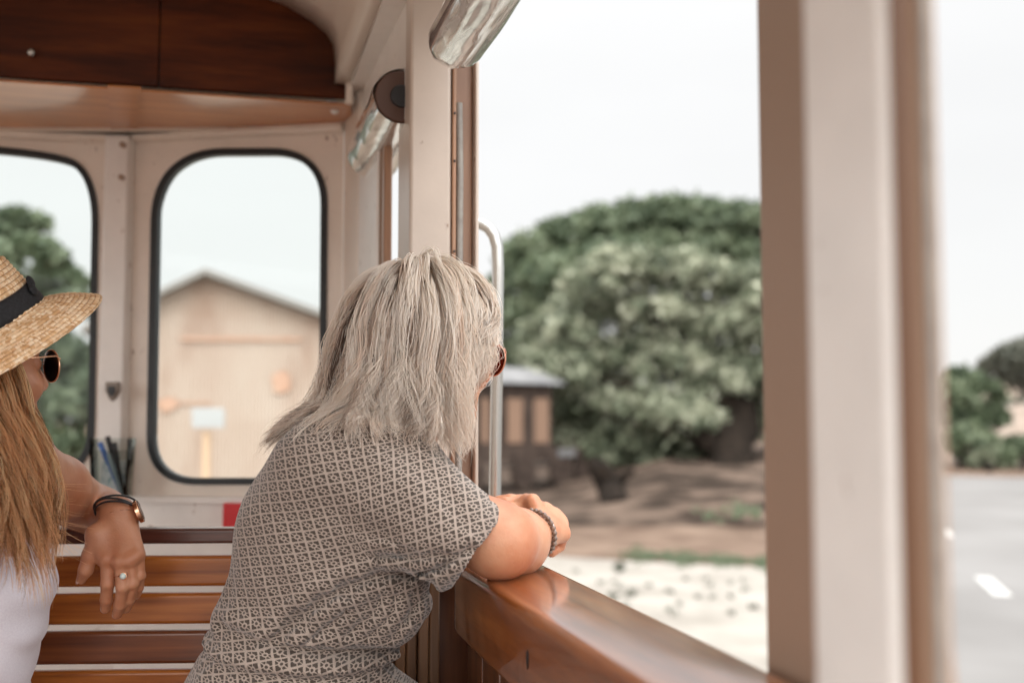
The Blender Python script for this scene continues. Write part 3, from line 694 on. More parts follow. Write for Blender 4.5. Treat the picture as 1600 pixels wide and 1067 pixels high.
pts = [gpx(1150 + random.gauss(0, 26), 828 + random.gauss(0, 9)) for _ in range(26)]
for p_ in pts: p_[2] = .3
o = tufts('undergrowth', pts, .11, 'leaf_dark', 5, 12); tag(o, 'small patch of green undergrowth on the brown bank by the near pillar', 'undergrowth', kind='stuff')

# shed seen through the right front window
S0 = at(215, 600, 13.2); S1 = at(322, 600, 14.0); S2 = at(520, 600, 15.6)
M['shed'] = mat('shed_cladding', (.62, .50, .40), .85); nt, N, L, b = nodes(M['shed'])
n1 = noise(nt, 1.2, 6, (1, 1, .35)); r1 = ramp(nt, [(.3, (.30, .20, .15)), (.48, (.40, .315, .26)), (.7, (.44, .37, .315))]); L.new(n1.outputs['Fac'], r1.inputs['Fac']); L.new(r1.outputs['Color'], b.inputs['Base Color'])
sh = thing('shed', (S1[0], S1[1], 0), 'weathered peach and cream corrugated shed with a low gable, seen through the front window', 'shed')
A, B = (at(172, 650, 13.6)[:2], at(540, 650, 14.3)[:2]); tt = np.array([B[0]-A[0], B[1]-A[1], 0]); LW = np.linalg.norm(tt); tt /= LW; ns_ = np.array([-.02, 1.0, 0])
def sp(px, py): return onwall(px, py, A, B)
apex = sp(320, 432); e0 = sp(172, 500); e1 = sp(540, 512)
u = lambda p: np.dot(p[:2] - A, tt[:2])
ua, h0, h1, ha = u(apex), e0[2], e1[2], apex[2]
nC = 260; top = []; 
for i in range(nC + 1):
    s_ = LW * i / nC; zt = h0 + (ha-h0)*s_/ua if s_ < ua else ha + (h1-ha)*(s_-ua)/(LW-ua)
    off = ns_ * (.018 * math.sin(i * math.pi / 2)); q = np.array([A[0], A[1], 0]) + tt*s_ + off; top.append((q, zt))
w_ = MB(); w_.grid([[(*q[:2], 0.0) for q, z in top], [(*q[:2], z) for q, z in top]])
wl = w_.build('wall', M['shed'], sh, smooth=False); so = wl.modifiers.new('t', 'SOLIDIFY'); so.thickness = .02
base = np.array([A[0], A[1], 0])
for s_ in (0.02, LW-.06): MB().prism([base + tt*s_, base + tt*(s_+.04), base + tt*(s_+.04) + [0, 0, h0-.1], base + tt*s_ + [0, 0, h0-.1]], ns_*5).build('side_wall', M['shed'], sh, smooth=False)
M['roofm'] = noisy('galvanised_roof', (.14, .14, .14), (.20, .20, .20), 2, .5, bs=.1)
M['barge'] = mat('barge_paint', (.20, .185, .17), .6)
rf = MB()
for a_, za, b2, zb in ((-.35, h0 - .35*(ha-h0)/ua, ua, ha), (ua, ha, LW+.35, h1 - .35*(ha-h1)/(LW-ua))):
    pts = [base + tt*a_ - ns_*.25 + [0, 0, za+.02], base + tt*b2 - ns_*.25 + [0, 0, zb+.02], base + tt*b2 + ns_*5 + [0, 0, zb+.02], base + tt*a_ + ns_*5 + [0, 0, za+.02]]
    rf.prism(pts, (0, 0, .05))
rf.build('roof', M['roofm'], sh, smooth=False)
for a_, za, b2, zb in ((-.35, h0 - .35*(ha-h0)/ua, ua, ha), (ua, ha, LW+.35, h1 - .35*(ha-h1)/(LW-ua))):
    MB().prism([base + tt*a_ - ns_*.28 + [0, 0, za+.0], base + tt*b2 - ns_*.28 + [0, 0, zb+.0], base + tt*b2 - ns_*.28 + [0, 0, zb+.075], base + tt*a_ - ns_*.28 + [0, 0, za+.075]], ns_*.025).build('barge_board', M['barge'], sh, smooth=False)
rust = noisy('rust', (.36, .20, .135), (.42, .29, .22), 8, .9, bs=.1)
def patch(px, py, rx, ry, m_, name, seed):
    r = random.Random(seed); lp = []
    for k in range(18):
        a_ = 2*math.pi*k/18; rr = r.uniform(.75, 1.1); q = sp(px + math.cos(a_)*rx*rr, py + math.sin(a_)*ry*rr); lp.append(q - ns_*.056)
    MB().prism(lp, -ns_*.003).build(name, m_, sh, smooth=False)
patch(438, 597, 17, 20, rust, 'rust_patch', 1); patch(262, 632, 16, 12, rust, 'rust_patch', 2)
door = MB(); door.prism([sp(283, 527) - ns_*.03, sp(470, 528) - ns_*.03, sp(470, 534) - ns_*.03, sp(283, 533) - ns_*.03], -ns_*.03); door.build('door_track', rust, sh, smooth=False)
patch_l = MB(); patch_l.prism([sp(246, 626) - ns_*.03, sp(330, 628) - ns_*.03, sp(330, 632) - ns_*.03, sp(246, 630) - ns_*.03], -ns_*.02); patch_l.build('rail', rust, sh, smooth=False)
# sign post in front of the shed
sg = thing('sign_post', gpx(331, 885), 'small white sign on an orange pole in front of the shed', 'sign')
b0 = at(331, 650, 12.0); MB().tube([(b0[0], b0[1], 0), (b0[0], b0[1], at(331, 668, 12)[2])], .035, 10).build('pole', mat('orange_paint', (.48, .33, .22), .6), sg)
MB().prism([at(313, 641, 11.9), at(351, 641, 11.9), at(351, 664, 11.9), at(313, 664, 11.9)], FWD*.02).build('board', mat('sign_face', (.34, .345, .35), .5), sg, bevel=.004)
sg.location = (b0[0], b0[1], 0)
for c_ in sg.children: c_.matrix_parent_inverse = Matrix.Identity(4)

# old railway carriage behind the grab rail
cw = thing('railway_carriage', gpx(800, 760), 'old dark timber railway carriage with pale roof and cream panels, left of the trees', 'carriage')
dk = noisy('dark_timber', (.035, .026, .022), (.075, .055, .045), 3, .9, bs=.3); pale = noisy('pale_canvas_roof', (.13, .13, .135), (.20, .20, .20), 2, .7); peach = mat('cream_panel', (.22, .135, .09), .7)
CA, CB = at(640, 650, 27)[:2], at(862, 650, 31)[:2]
ct_ = np.array([CB[0]-CA[0], CB[1]-CA[1], 0]); CL = np.linalg.norm(ct_); ct_ /= CL; cn = np.array([-ct_[1], ct_[0], 0]); cbase = np.array([CA[0], CA[1], 0])
def cpt(s, z, out=0): return cbase + ct_*s + np.array([0, 0, z]) - cn*out
zr = onwall(840, 600, CA, CB)[2]; zf = onwall(840, 700, CA, CB)[2]; zu = onwall(840, 745, CA, CB)[2]
MB().prism([cpt(0, zf), cpt(CL, zf), cpt(CL, zr), cpt(0, zr)], cn*2.6).build('body', dk, cw, smooth=False)
rl = MB(); rows = []
for s_ in (-.3, CL*.5, CL + .35): rows.append([cpt(s_, zr + .0) - cn*.25, cpt(s_, zr + .28) + cn*.1, cpt(s_, zr + .48) + cn*.8, cpt(s_, zr + .52) + cn*1.6, cpt(s_, zr+.3) + cn*2.6, cpt(s_, zr) + cn*2.9])
rl.grid(rows); rl.prism(rows[-1], ct_*.03); rfc = rl.build('roof', pale, cw)
for s_ in (1.2, 2.9, 4.4):
    q = cpt(s_, zr+.5) + cn*1.2; MB().ball(q, .26, 14, 8, np.diag([1, 1, .8])).build('vent', pale, rfc)
for x0, x1 in ((700, 728), (752, 762), (792, 815), (834, 856)):
    a_, b2 = onwall(x0, 650, CA, CB), onwall(x1, 650, CA, CB); s0, s1 = np.dot(a_ - cbase, ct_), np.dot(b2 - cbase, ct_)
    zt_, zb_ = (onwall(x0, 622, CA, CB)[2], onwall(x0, 692, CA, CB)[2])
    MB().prism([cpt(s0, zb_, .01), cpt(s1, zb_, .01), cpt(s1, zt_, .01), cpt(s0, zt_, .01)], -cn*.03).build('window_panel', peach, cw, smooth=False)
MB().prism([cpt(-.1, zf-.35, .05), cpt(CL+2.0, zf-.35, .05), cpt(CL+2.0, zf, .05), cpt(-.1, zf, .05)], cn*2.6).build('underframe', dk, cw, smooth=False)
for s_ in (.8, 2.2, CL-1.2, CL+.4, CL+1.5):
    MB().tube([cpt(s_, .5, .06), cpt(s_, .5, -.08)], .46, 20).build('wheel', dk, cw)
for s_ in np.linspace(CL, CL+1.8, 5):
    MB().tube([cpt(s_, zf, 0), cpt(s_, zf+.35, 0)], .03, 6).build('stanchion', dk, cw)
pl_ = MB()
for k in range(5): pl_.tube([cpt(CL+.2+k*.16, .9, .12), cpt(CL+.2+k*.16, 1.12, .12)], .05, 8)
pl_.build('spring', pale, cw)
# ------------------------------------------------------------------ smooth solid modelling for the people
def ln(a): a = np.asarray(a, float); return a / np.linalg.norm(a)
class Sdf:
    """a list of primitives merged with a soft minimum; evaluated block by block"""
    def __init__(s): s.p = []
    def cone(s, a, b, ra, rb, k=.02, sub=False): s.p.append(('c', np.array(a, float), np.array(b, float), ra, rb, k, sub)); return s
    def chain(s, pts, rs, k=.02):
        for i in range(len(pts) - 1): s.cone(pts[i], pts[i+1], rs[i], rs[i+1], k)
        return s
    def ell(s, c, r, Rm=None, k=.02, sub=False): s.p.append(('e', np.array(c, float), np.array(r, float), np.eye(3) if Rm is None else Rm, None, k, sub)); return s
    @staticmethod
    def prim(q, P):
        if q[0] == 'c':
            _, a, b, ra, rb, k, sub = q; ba = b - a; L2 = ba @ ba; h = np.clip(((P - a) @ ba) / (L2 + 1e-12), 0, 1)
            return np.linalg.norm(P - a - h[:, None] * ba, axis=1) - (ra + (rb - ra) * h)
        _, c, r, Rm, _, k, sub = q; X = (P - c) @ Rm.T      # rows of Rm are the local axes
        k0 = np.linalg.norm(X / r, axis=1); k1 = np.linalg.norm(X / (r * r), axis=1)
        return np.where(k1 > 1e-9, k0 * (k0 - 1) / np.maximum(k1, 1e-9), -r.min())
    def __call__(s, P, cen=None, rad=None):
        d = np.full(len(P), 9.0); dc = 9.0
        for q in s.p:
            k = q[5]
            if cen is not None:
                v = Sdf.prim(q, cen)[0]
                if not q[6]:
                    if v - rad*1.3 > dc + rad*1.3 + k: continue
                elif v - rad*1.3 > -dc + rad*1.3 + k and v > 0 and v - rad*1.3 > k: continue
                if not q[6]: dc = min(dc, v)
            e = Sdf.prim(q, P)
            if q[6]:
                h = np.clip(.5 - .5 * (d + e) / k, 0, 1); d = d + (-e - d) * h + k * h * (1 - h)
            else:
                h = np.clip(.5 + .5 * (e - d) / k, 0, 1) if k > 0 else (e > d) * 1.0; d = e + (d - e) * h - k * h * (1 - h)
        return d
def surface(f, lo, hi, h, B=16, extra=0.0, keep=None):
    lo = np.array(lo, float); hi = np.array(hi, float); nb = np.ceil((hi - lo) / (h * B)).astype(int)
    ax = np.arange(B + 1); G = np.stack(np.meshgrid(ax, ax, ax, indexing='ij'), -1).reshape(-1, 3); N = B + 1
    cells = []; pos = []; edges = []; half = h * B * .5 * math.sqrt(3)
    big = (nb * B + 2).astype(np.int64)
    key = lambda I: (I[:, 0] * big[1] + I[:, 1]) * big[2] + I[:, 2]
    bi = np.stack(np.meshgrid(*[np.arange(x) for x in nb], indexing='ij'), -1).reshape(-1, 3)
    cen = lo + (bi + .5) * h * B
    dv = np.concatenate([f(c[None], None, None) for c in np.array_split(cen, 1)]) if False else f(cen)
    bi = bi[np.abs(dv) < half * 1.25 + .01 + extra]
    for b in bi:
        o = b * B; P = lo + (o + G) * h; c = (lo + (o + B / 2) * h)[None]
        V = f(P, c, half).reshape(N, N, N); S = V < 0
        if S.all() or not S.any(): continue
        c8 = [(i, j, k) for i in (0, 1) for j in (0, 1) for k in (0, 1)]
        cnt = sum(S[i:N-1+i, j:N-1+j, k:N-1+k].astype(int) for i, j, k in c8)
        I = np.argwhere((cnt > 0) & (cnt < 8))
        acc = np.zeros((len(I), 3)); num = np.zeros(len(I))
        for a in c8:
            for dax in range(3):
                if a[dax] == 1: continue
                bb = list(a); bb[dax] = 1
                va = V[I[:, 0]+a[0], I[:, 1]+a[1], I[:, 2]+a[2]]; vb = V[I[:, 0]+bb[0], I[:, 1]+bb[1], I[:, 2]+bb[2]]
                m = (va < 0) != (vb < 0); t = np.where(m, va / np.where(m, va - vb, 1), 0)
                q = np.array(a, float)[None].repeat(len(I), 0); q[:, dax] += t
                acc += q * m[:, None]; num += m
        pos.append(lo + (o + I + acc / num[:, None]) * h); cells.append(key(I + o))
        for dax in range(3):
            sl0 = [slice(0, B)] * 3; sl1 = [slice(0, B)] * 3; sl1[dax] = slice(1, B + 1)
            A0, A1 = S[tuple(sl0)], S[tuple(sl1)]; E = np.argwhere(A0 != A1)
            if len(E): edges.append(np.concatenate([E + o, np.full((len(E), 1), dax), A0[E[:, 0], E[:, 1], E[:, 2]][:, None].astype(int)], 1))
    pos = np.concatenate(pos); cells = np.concatenate(cells); edges = np.concatenate(edges)
    order = np.argsort(cells); cells = cells[order]; pos = pos[order]
    quads = []
    for dax in range(3):
        E = edges[edges[:, 3] == dax]; u, w = [(1, 2), (2, 0), (0, 1)][dax]
        ids = []
        for du, dw in ((0, 0), (-1, 0), (-1, -1), (0, -1)):
            q = E[:, :3].copy(); q[:, u] += du; q[:, w] += dw; kk = key(q); ix = np.searchsorted(cells, kk); ix[ix >= len(cells)] = 0
            ids.append(np.where((cells[ix] == kk) & (q.min(1) >= 0), ix, -1))
        Q = np.stack(ids, 1); fl = E[:, 4] == 0; Q[fl] = Q[fl][:, ::-1]; quads.append(Q[(Q >= 0).all(1)])
    Q = np.concatenate(quads)
    if keep is not None:
        m = keep(pos[Q].mean(1)); Q = Q[m]; used = np.unique(Q); mp = np.full(len(pos), -1); mp[used] = np.arange(len(used)); Q = mp[Q]; pos = pos[used]
    return pos, Q
def np_mesh(name, pos, Q):
    me = bpy.data.meshes.new(name); me.vertices.add(len(pos)); me.vertices.foreach_set('co', pos.astype(np.float32).ravel())
    k = Q.shape[1]; me.loops.add(Q.size); me.loops.foreach_set('vertex_index', Q.astype(np.int32).ravel())
    me.polygons.add(len(Q)); me.polygons.foreach_set('loop_start', np.arange(0, Q.size, k, dtype=np.int32)); me.polygons.foreach_set('loop_total', np.full(len(Q), k, np.int32))
    me.polygons.foreach_set('use_smooth', np.ones(len(Q), bool)); me.update(); me.validate(); return me
def relax(pos, Q, it=2, lam=.5):
    for _ in range(it):
        acc = np.zeros_like(pos); n = np.zeros(len(pos))
        for i in range(4):
            a, b = Q[:, i], Q[:, (i+1) % 4]; np.add.at(acc, a, pos[b]); np.add.at(n, a, 1); np.add.at(acc, b, pos[a]); np.add.at(n, b, 1)
        pos = pos + (acc / np.maximum(n, 1)[:, None] - pos) * lam
    return pos

def skin(name, base, red, seed=0):
    m = mat(name, base, .42, sss=.16, sss_scale=.012); nt, N, L, b = nodes(m)
    n = noise(nt, 16, 5); r = ramp(nt, [(.32, red), (.62, base)]); L.new(n.outputs['Fac'], r.inputs['Fac'])
    n2 = noise(nt, 260, 3); r2 = ramp(nt, [(.66, (1, 1, 1)), (.74, (.80, .66, .56))]); L.new(n2.outputs['Fac'], r2.inputs['Fac'])
    mx = N.new('ShaderNodeMix'); mx.data_type = 'RGBA'; mx.blend_type = 'MULTIPLY'; mx.inputs['Factor'].default_value = .5
    L.new(r.outputs['Color'], mx.inputs['A']); L.new(r2.outputs['Color'], mx.inputs['B']); L.new(mx.outputs['Result'], b.inputs['Base Color'])
    n3 = noise(nt, 300, 4); bump(m, n3.outputs['Fac'], .5, .0009); return m
M['skin_fair'] = skin('fair_skin', (.60, .30, .175), (.50, .185, .09)); M['skin_tan'] = skin('tanned_skin', (.54, .255, .145), (.44, .175, .09))
M['nail'] = mat('nail', (.78, .50, .42), .2, coat=.8)

def head(S, c, r_, f_, u_, s=1.0):
    """head with face: c centre between the ears at eye height; r_,f_,u_ the head's right, forward, up"""
    W = lambda x, y, z: np.array(c) + (r_*x + f_*y + u_*z) * s
    A = np.stack([r_, f_, u_])
    S.ell(W(0, -.018, .028), np.array([.074, .092, .086])*s, A, .01); S.ell(W(0, .030, -.030), np.array([.058, .062, .082])*s, A, .03)
    S.cone(W(0, .035, -.070), W(0, .062, -.096), .040*s, .020*s, .03)
    for q in (-1, 1):
        S.cone(W(q*.052, .00, -.05), W(q*.022, .058, -.092), .022*s, .016*s, .03); S.ell(W(q*.040, .066, -.030), np.array([.020, .018, .018])*s, A, .02)
        S.ell(W(q*.031, .088, .002), np.array([.018, .016, .011])*s, A, .008, True)
        S.ell(W(q*.031, .076, .000), np.array([.0125, .0125, .0125])*s, A, .002)
        S.cone(W(q*.014, .089, .020), W(q*.044, .076, .022), .007*s, .006*s, .012)
        # ear
        E = W(q*.074, -.010, -.012); S.ell(E, np.array([.008, .018, .031])*s, A, .006); S.ell(E + r_*q*.008*s, np.array([.007, .010, .019])*s, A, .004, True); S.ell(E + u_*-.026*s, np.array([.007, .009, .010])*s, A, .004)
    S.cone(W(0, .088, .008), W(0, .108, -.030), .009*s, .011*s, .010); S.ell(W(.010, .098, -.034), np.array([.008, .009, .007])*s, A, .006); S.ell(W(-.010, .098, -.034), np.array([.008, .009, .007])*s, A, .006)
    S.cone(W(-.018, .083, -.058), W(.018, .083, -.058), .006*s, .006*s, .006); S.cone(W(-.016, .084, -.068), W(.016, .084, -.068), .0075*s, .0075*s, .005)
    return W
def finger(S, pts, rs, k=.0045):
    S.chain(pts, rs, k)
def nail(parent, p, up, along, w=.0052, l=.0062):
    side = ln(np.cross(along, up)); A = np.stack([side, ln(along), ln(up)], 1)
    mb = MB(); mb.ball(p, 1.0, 14, 8, A @ np.diag([w, l, .0016])); return mb.build('nail', M['nail'], parent)
tow = -FWD       # towards the viewer
DN = np.array([0, 0, -1.0])

# ================================================================== woman with the straw hat
hatP = thing('person', at(-40, 1200, 1.5), 'woman in a straw hat and white top, arm over the bench back, long golden hair', 'person')
S = Sdf()
f_ = ln(RIGHT*math.cos(R(56)) + ln(FWD*[1, 1, 0])*math.sin(R(56)) + [0, 0, .06]); r1_ = ln(np.cross(f_, [0, 0, 1])); u_ = np.cross(r1_, f_)
HC = at(-48, 572, 1.52)
Wh = head(S, HC, r1_, f_, u_, 1.0)
neck0 = Wh(0, -.02, -.07); neck1 = at(-50, 735, 1.50)
S.cone(neck0, neck1, .05, .055, .02)
shN = at(26, 730, 1.50); shF = at(-190, 740, 1.62)
S.chain([shF, neck1 + DN*.03, shN], [.05, .06, .050], .05)
S.chain([at(-80, 800, 1.53), at(-85, 930, 1.52), at(-100, 1060, 1.50)], [.095, .100, .088], .05); S.cone(at(-105, 1120, 1.50), at(-130, 1220, 1.50), .105, .13, .05)
elb = at(146, 800, 1.79); wri = at(184, 803, 1.635)
S.chain([shN, at(88, 762, 1.62), elb], [.051, .046, .040], .018)
S.chain([elb, at(160, 800, 1.74), wri], [.038, .036, .0275], .014)
S.chain([shF, at(-240, 880, 1.5), at(-200, 1040, 1.38)], [.045, .04, .034], .02)
# seated legs
S.chain([at(-120, 1230, 1.5), at(-20, 1260, 1.28), ], [.085, .062], .03); S.cone(at(-20, 1260, 1.28), at(-10, 1650, 1.28), .055, .035, .02); S.cone(at(-190, 1230, 1.45), at(-110, 1270, 1.2), .085, .06, .03)
# the hanging hand
D0 = 1.600
kn = [at(168, 872, D0), at(188, 876, D0 - .003), at(204.5, 874, D0), at(216, 866, D0 + .006)]
pip = [at(168, 912, D0 - .004), at(192, 917, D0 - .008), at(208, 911, D0 - .002), at(219, 899, D0 + .006)]
dip = [at(166, 936, D0 + .005), at(187.5, 944, D0 + .005), at(202.5, 936, D0 + .010), at(217, 917, D0 + .013)]
tip = [at(164.5, 950, D0 + .014), at(183, 959, D0 + .018), at(197.5, 950, D0 + .022), at(214, 929, D0 + .021)]
fr_ = [(.0108, .0094, .0086, .0074), (.0108, .0094, .0085, .0073), (.0100, .0086, .0078, .0068), (.0086, .0074, .0067, .0058)]
for i in range(4):
    S.cone(wri + (kn[i]-wri)*.25 + tow*-.002, kn[i], .0185, .0118 if i < 3 else .0105, .012)
S.cone(at(150, 835, D0 + .006), at(160, 868, D0 + .004), .016, .012, .015)
for i in range(4):
    finger(S, [kn[i], pip[i], dip[i], tip[i]], fr_[i], .0030)
    S.ell(kn[i] + tow*.0075, [.0075, .0075, .0075], None, .008)
    S.ell(pip[i] + tow*.0030, [.0078, .0072, .0068], None, .004)
th = [at(153, 838, D0 + .008), at(140, 868, D0 + .002), at(134, 890, D0), at(127, 905, D0 + .006)]
finger(S, th, [.0150, .0108, .0098, .0072], .006)
lo = np.minimum.reduce([p - .14 for p in (HC, shF, at(-240, 1040, 1.3), at(-20, 1700, 1.2))]); hi = np.maximum.reduce([p + .14 for p in (HC, elb, shN, wri)])
cutN = ln(wri - np.mean(kn, 0)); cutP = wri + (np.mean(kn, 0) - wri)*.10
def handz(c, e=0.0):
    q = c - cutP; a = q @ cutN; return (np.linalg.norm(q - a[:, None]*cutN, axis=1) < .085 + e) & (a > -.23)
P1, Q1 = surface(S, lo, hi, .0032, keep=lambda c: ~(handz(c) & ((c - cutP) @ cutN < -.0006)))
P2_, Q2_ = surface(S, at(100, 700, 1.75).clip(max=9) - [.03, .2, .28], at(240, 780, 1.6) + [.05, .15, .08], .00125, keep=lambda c: handz(c, .001) & ((c - cutP) @ cutN < .0006))
P1 = relax(P1, Q1, 2, .4); P2_ = relax(P2_, Q2_, 1, .4)
body = link('body', np_mesh('body', np.concatenate([P1, P2_]), np.concatenate([Q1, Q2_ + len(P1)])), M['skin_tan'], hatP)
for i in range(4): nail(body, tip[i] + tow*.0058*(fr_[i][3]/.0074) + (tip[i]-dip[i])*.12, tow*.9 + np.array([0, 0, -.25]), tip[i] - dip[i], fr_[i][3]*.72, .0066)
nail(body, th[3] + (tow*.4 - RIGHT*.6)*.0066, tow*.6 - RIGHT*.8, th[3] - th[2], .0055, .0075)
# tank top
T = Sdf()
T.chain([at(-78, 905, 1.53), at(-86, 960, 1.52), at(-104, 1060, 1.50), at(-112, 1150, 1.50), at(-130, 1240, 1.50)], [.122, .118, .105, .115, .14], .05)
T.ell(at(-20, 900, 1.52), [.075, .08, .075], None, .05); T.chain([at(-10, 790, 1.50), at(-14, 850, 1.50)], [.03, .05], .03)
def tfold(P, *a):
    d = T(P, *a); q = (P - at(0, 1000, 1.5)); s_ = q @ RIGHT; z_ = q[:, 2]
    return d + .0030*np.sin((z_*.75 + s_*1.1)*85 + 2*np.sin(z_*19)) * np.clip((-z_ + .12)*6, 0, 1) + .0018*np.sin((z_ - s_*.8)*90 + 2*np.sin(s_*30))
P3, Q3 = surface(tfold, at(-330, 700, 1.5) - [.1, .45, .5], at(110, 780, 1.5) + [.05, .3, .05], .0034, keep=lambda c: (c[:, 2] < EYE - .125) & (c[:, 2] > EYE - .62))
P3 = relax(P3, Q3, 2, .4)
M['top'] = noisy('white_cotton', (.70, .67, .74), (.76, .74, .80), 400, .85, bs=.25, bd=.0006, sheen=.3)
tp = link('top', np_mesh('top', P3, Q3), M['top'], hatP); so = tp.modifiers.new('t', 'SOLIDIFY'); so.thickness = .002; so.offset = 1
# wristband: two dark cords and a rose-gold disc
def ring_pts(c, ax, ru, n=40, u0=None, e=1.0):
    ax = ln(ax); u = ln(np.cross(ax, [0.2, 0.1, 1])); v = np.cross(ax, u)
    return [c + (u*math.cos(2*math.pi*i/n)*ru*e + v*math.sin(2*math.pi*i/n)*ru) for i in range(n)]
axw = ln(wri - np.mean(kn, 0)); cw_ = wri + axw*.004
wb = MB()
for k, (o_, tl_) in enumerate(((.0, .0), (.005, .12), (.009, -.10))):
    wb.tube(ring_pts(cw_ + axw*(o_ - .002), axw + RIGHT*(.22 + tl_) - tow*.25, .0325), .0016, 8, closed=True)
wt = wb.build('wristband', M['black'], hatP)
dc = wri + RIGHT*.031 + np.array([0, 0, .004]) + tow*.004; da = ln(RIGHT*.93 + np.array([0, 0, .40]) + FWD*.24)
dm = MB(); dm.tube([dc - da*.002, dc + da*.0045], .0175, 40); wd = dm.build('disc', M['brass'], wt, bevel=.0008)
dm = MB(); dm.tube([dc + da*.0046, dc + da*.0056], .0135, 40); dm.build('dial', M['slat_dark'], wt)
# ring with a pale stone on the middle finger
rc = kn[1] + (pip[1] - kn[1])*.55; rx = pip[1] - kn[1]
rm = MB(); rm.tube(ring_pts(rc, rx + RIGHT*.004, .0107), .0008, 8, closed=True); rg = rm.build('ring', M['brass'], hatP)
stn = rc + tow*.0105 + RIGHT*.0055 + np.array([0, 0, .001]); rm = MB(); rm.ball(stn, .0048, 16, 10, np.diag([1, .7, 1])); rm.build('stone', mat('opal', (.62, .72, .70), .08, coat=1), rg)
rm = MB(); rm.tube(ring_pts(stn - tow*.001, tow, .0050), .0009, 8, closed=True); rm.build('setting', M['brass'], rg)
# sunglasses
def glasses(W, r_, f_, u_, parent, lensm, rimm, s=1.0, R0=.026, sq=1.0, zc=-.004, fwd=.112):
    g = None
    fm = MB()
    for q in (-1, 1):
        c = W(q*.034*s, fwd, zc); ax = ln(f_ + r_*q*.12)
        u = ln(np.cross(ax, u_)); v = np.cross(u, ax)
        pts = [c + u*math.cos(a)*R0 + v*math.sin(a)*R0*sq for a in np.linspace(0, 2*math.pi, 48, endpoint=False)]
        fm.tube(pts, .0013, 8, closed=True)
        h_ = W(q*.063*s, fwd - .012, zc + .014); fm.tube([c + r_*q*R0*.92 + u_*.010, h_, W(q*.078, fwd - .045, zc + .012), W(q*.080, .0, zc + .010), W(q*.076, -.018, zc - .008)], .0012, 8)
    fm.tube([W(-.010, fwd, zc + .006), W(0, fwd + .003, zc + .009), W(.010, fwd, zc + .006)], .0012, 8)
    g = fm.build('sunglasses', rimm, parent)
    for q in (-1, 1):
        c = W(q*.034*s, fwd, zc); ax = ln(f_ + r_*q*.12); u = ln(np.cross(ax, u_)); v = np.cross(u, ax)
        mb = MB(); rows = [[c + ax*(.0025*(1 - (k/6)**2)) + (u*math.cos(a) + v*math.sin(a)*sq)*R0*k/6 for a in np.linspace(0, 2*math.pi, 41)] for k in range(7)]
        mb.grid(rows); l = mb.build('lens', lensm, g); so = l.modifiers.new('t', 'SOLIDIFY'); so.thickness = .0012
    return g
def lens_mat(name, col, a=.8):
    m = glass_mat(name, col, .02); return m
M['lens_dark'] = lens_mat('dark_lens', (.035, .045, .04)); M['lens_brown'] = lens_mat('brown_lens', (.42, .12, .06))
glasses(Wh, r1_, f_, u_, hatP, M['lens_dark'], M['brass'], R0=.0238, zc=-.003, sq=.98, fwd=.104)
# straw hat
upimg = ln(-.44*RIGHT + .90*UPV); hup = ln(upimg*math.cos(R(16)) + tow*math.sin(R(20)))
hx = ln(RIGHT*.90 + UPV*.44); hx = ln(hx - hup*np.dot(hx, hup)); hy = np.cross(hup, hx)
hb = at(-30, 520, 1.50)               # centre of the crown's foot
BR = 96/1133.; 
hat_m = mat('straw', (.62, .42, .22), .55); nt, N, L, b = nodes(hat_m)
tc = N.new('ShaderNodeTexCoord'); mp = N.new('ShaderNodeMapping'); L.new(tc.outputs['UV'], mp.inputs['Vector']); mp.inputs['Scale'].default_value = (300, 8, 1)
v_ = N.new('ShaderNodeTexVoronoi'); v_.inputs['Scale'].default_value = 1.0; v_.inputs['Randomness'].default_value = .7; L.new(mp.outputs['Vector'], v_.inputs['Vector'])
rc_ = ramp(nt, [(0, (.56, .32, .14)), (.4, (.74, .50, .28)), (.75, (.90, .74, .54)), (1, (.95, .84, .68))]); L.new(v_.outputs['Color'], rc_.inputs['Fac'])
sxy = N.new('ShaderNodeSeparateXYZ'); L.new(mp.outputs['Vector'], sxy.inputs[0]); pp_ = N.new('ShaderNodeMath'); pp_.operation = 'PINGPONG'; pp_.inputs[1].default_value = .5; L.new(sxy.outputs[1], pp_.inputs[0])
rl_ = ramp(nt, [(0, (.34, .20, .10)), (.30, (.95, .93, .9)), (.6, (1.08, 1.08, 1.08))]); dm_ = N.new('ShaderNodeMath'); dm_.operation = 'MULTIPLY'; dm_.inputs[1].default_value = 2; L.new(pp_.outputs[0], dm_.inputs[0]); L.new(dm_.outputs[0], rl_.inputs['Fac'])
r = N.new('ShaderNodeMix'); r.data_type = 'RGBA'; r.blend_type = 'MULTIPLY'; r.inputs['Factor'].default_value = 1; L.new(rc_.outputs['Color'], r.inputs['A']); L.new(rl_.outputs['Color'], r.inputs['B'])
n_ = noise(nt, 30, 4); r2 = ramp(nt, [(.35, (.75, .62, .5)), (.65, (1.1, 1.1, 1.1))]); L.new(n_.outputs['Fac'], r2.inputs['Fac'])
mx = N.new('ShaderNodeMix'); mx.data_type = 'RGBA'; mx.blend_type = 'MULTIPLY'; mx.inputs['Factor'].default_value = .6
L.new(r.outputs['Result'], mx.inputs['A']); L.new(r2.outputs['Color'], mx.inputs['B']); L.new(mx.outputs['Result'], b.inputs['Base Color'])
bump(hat_m, v_.outputs['Distance'], .5, .0012)
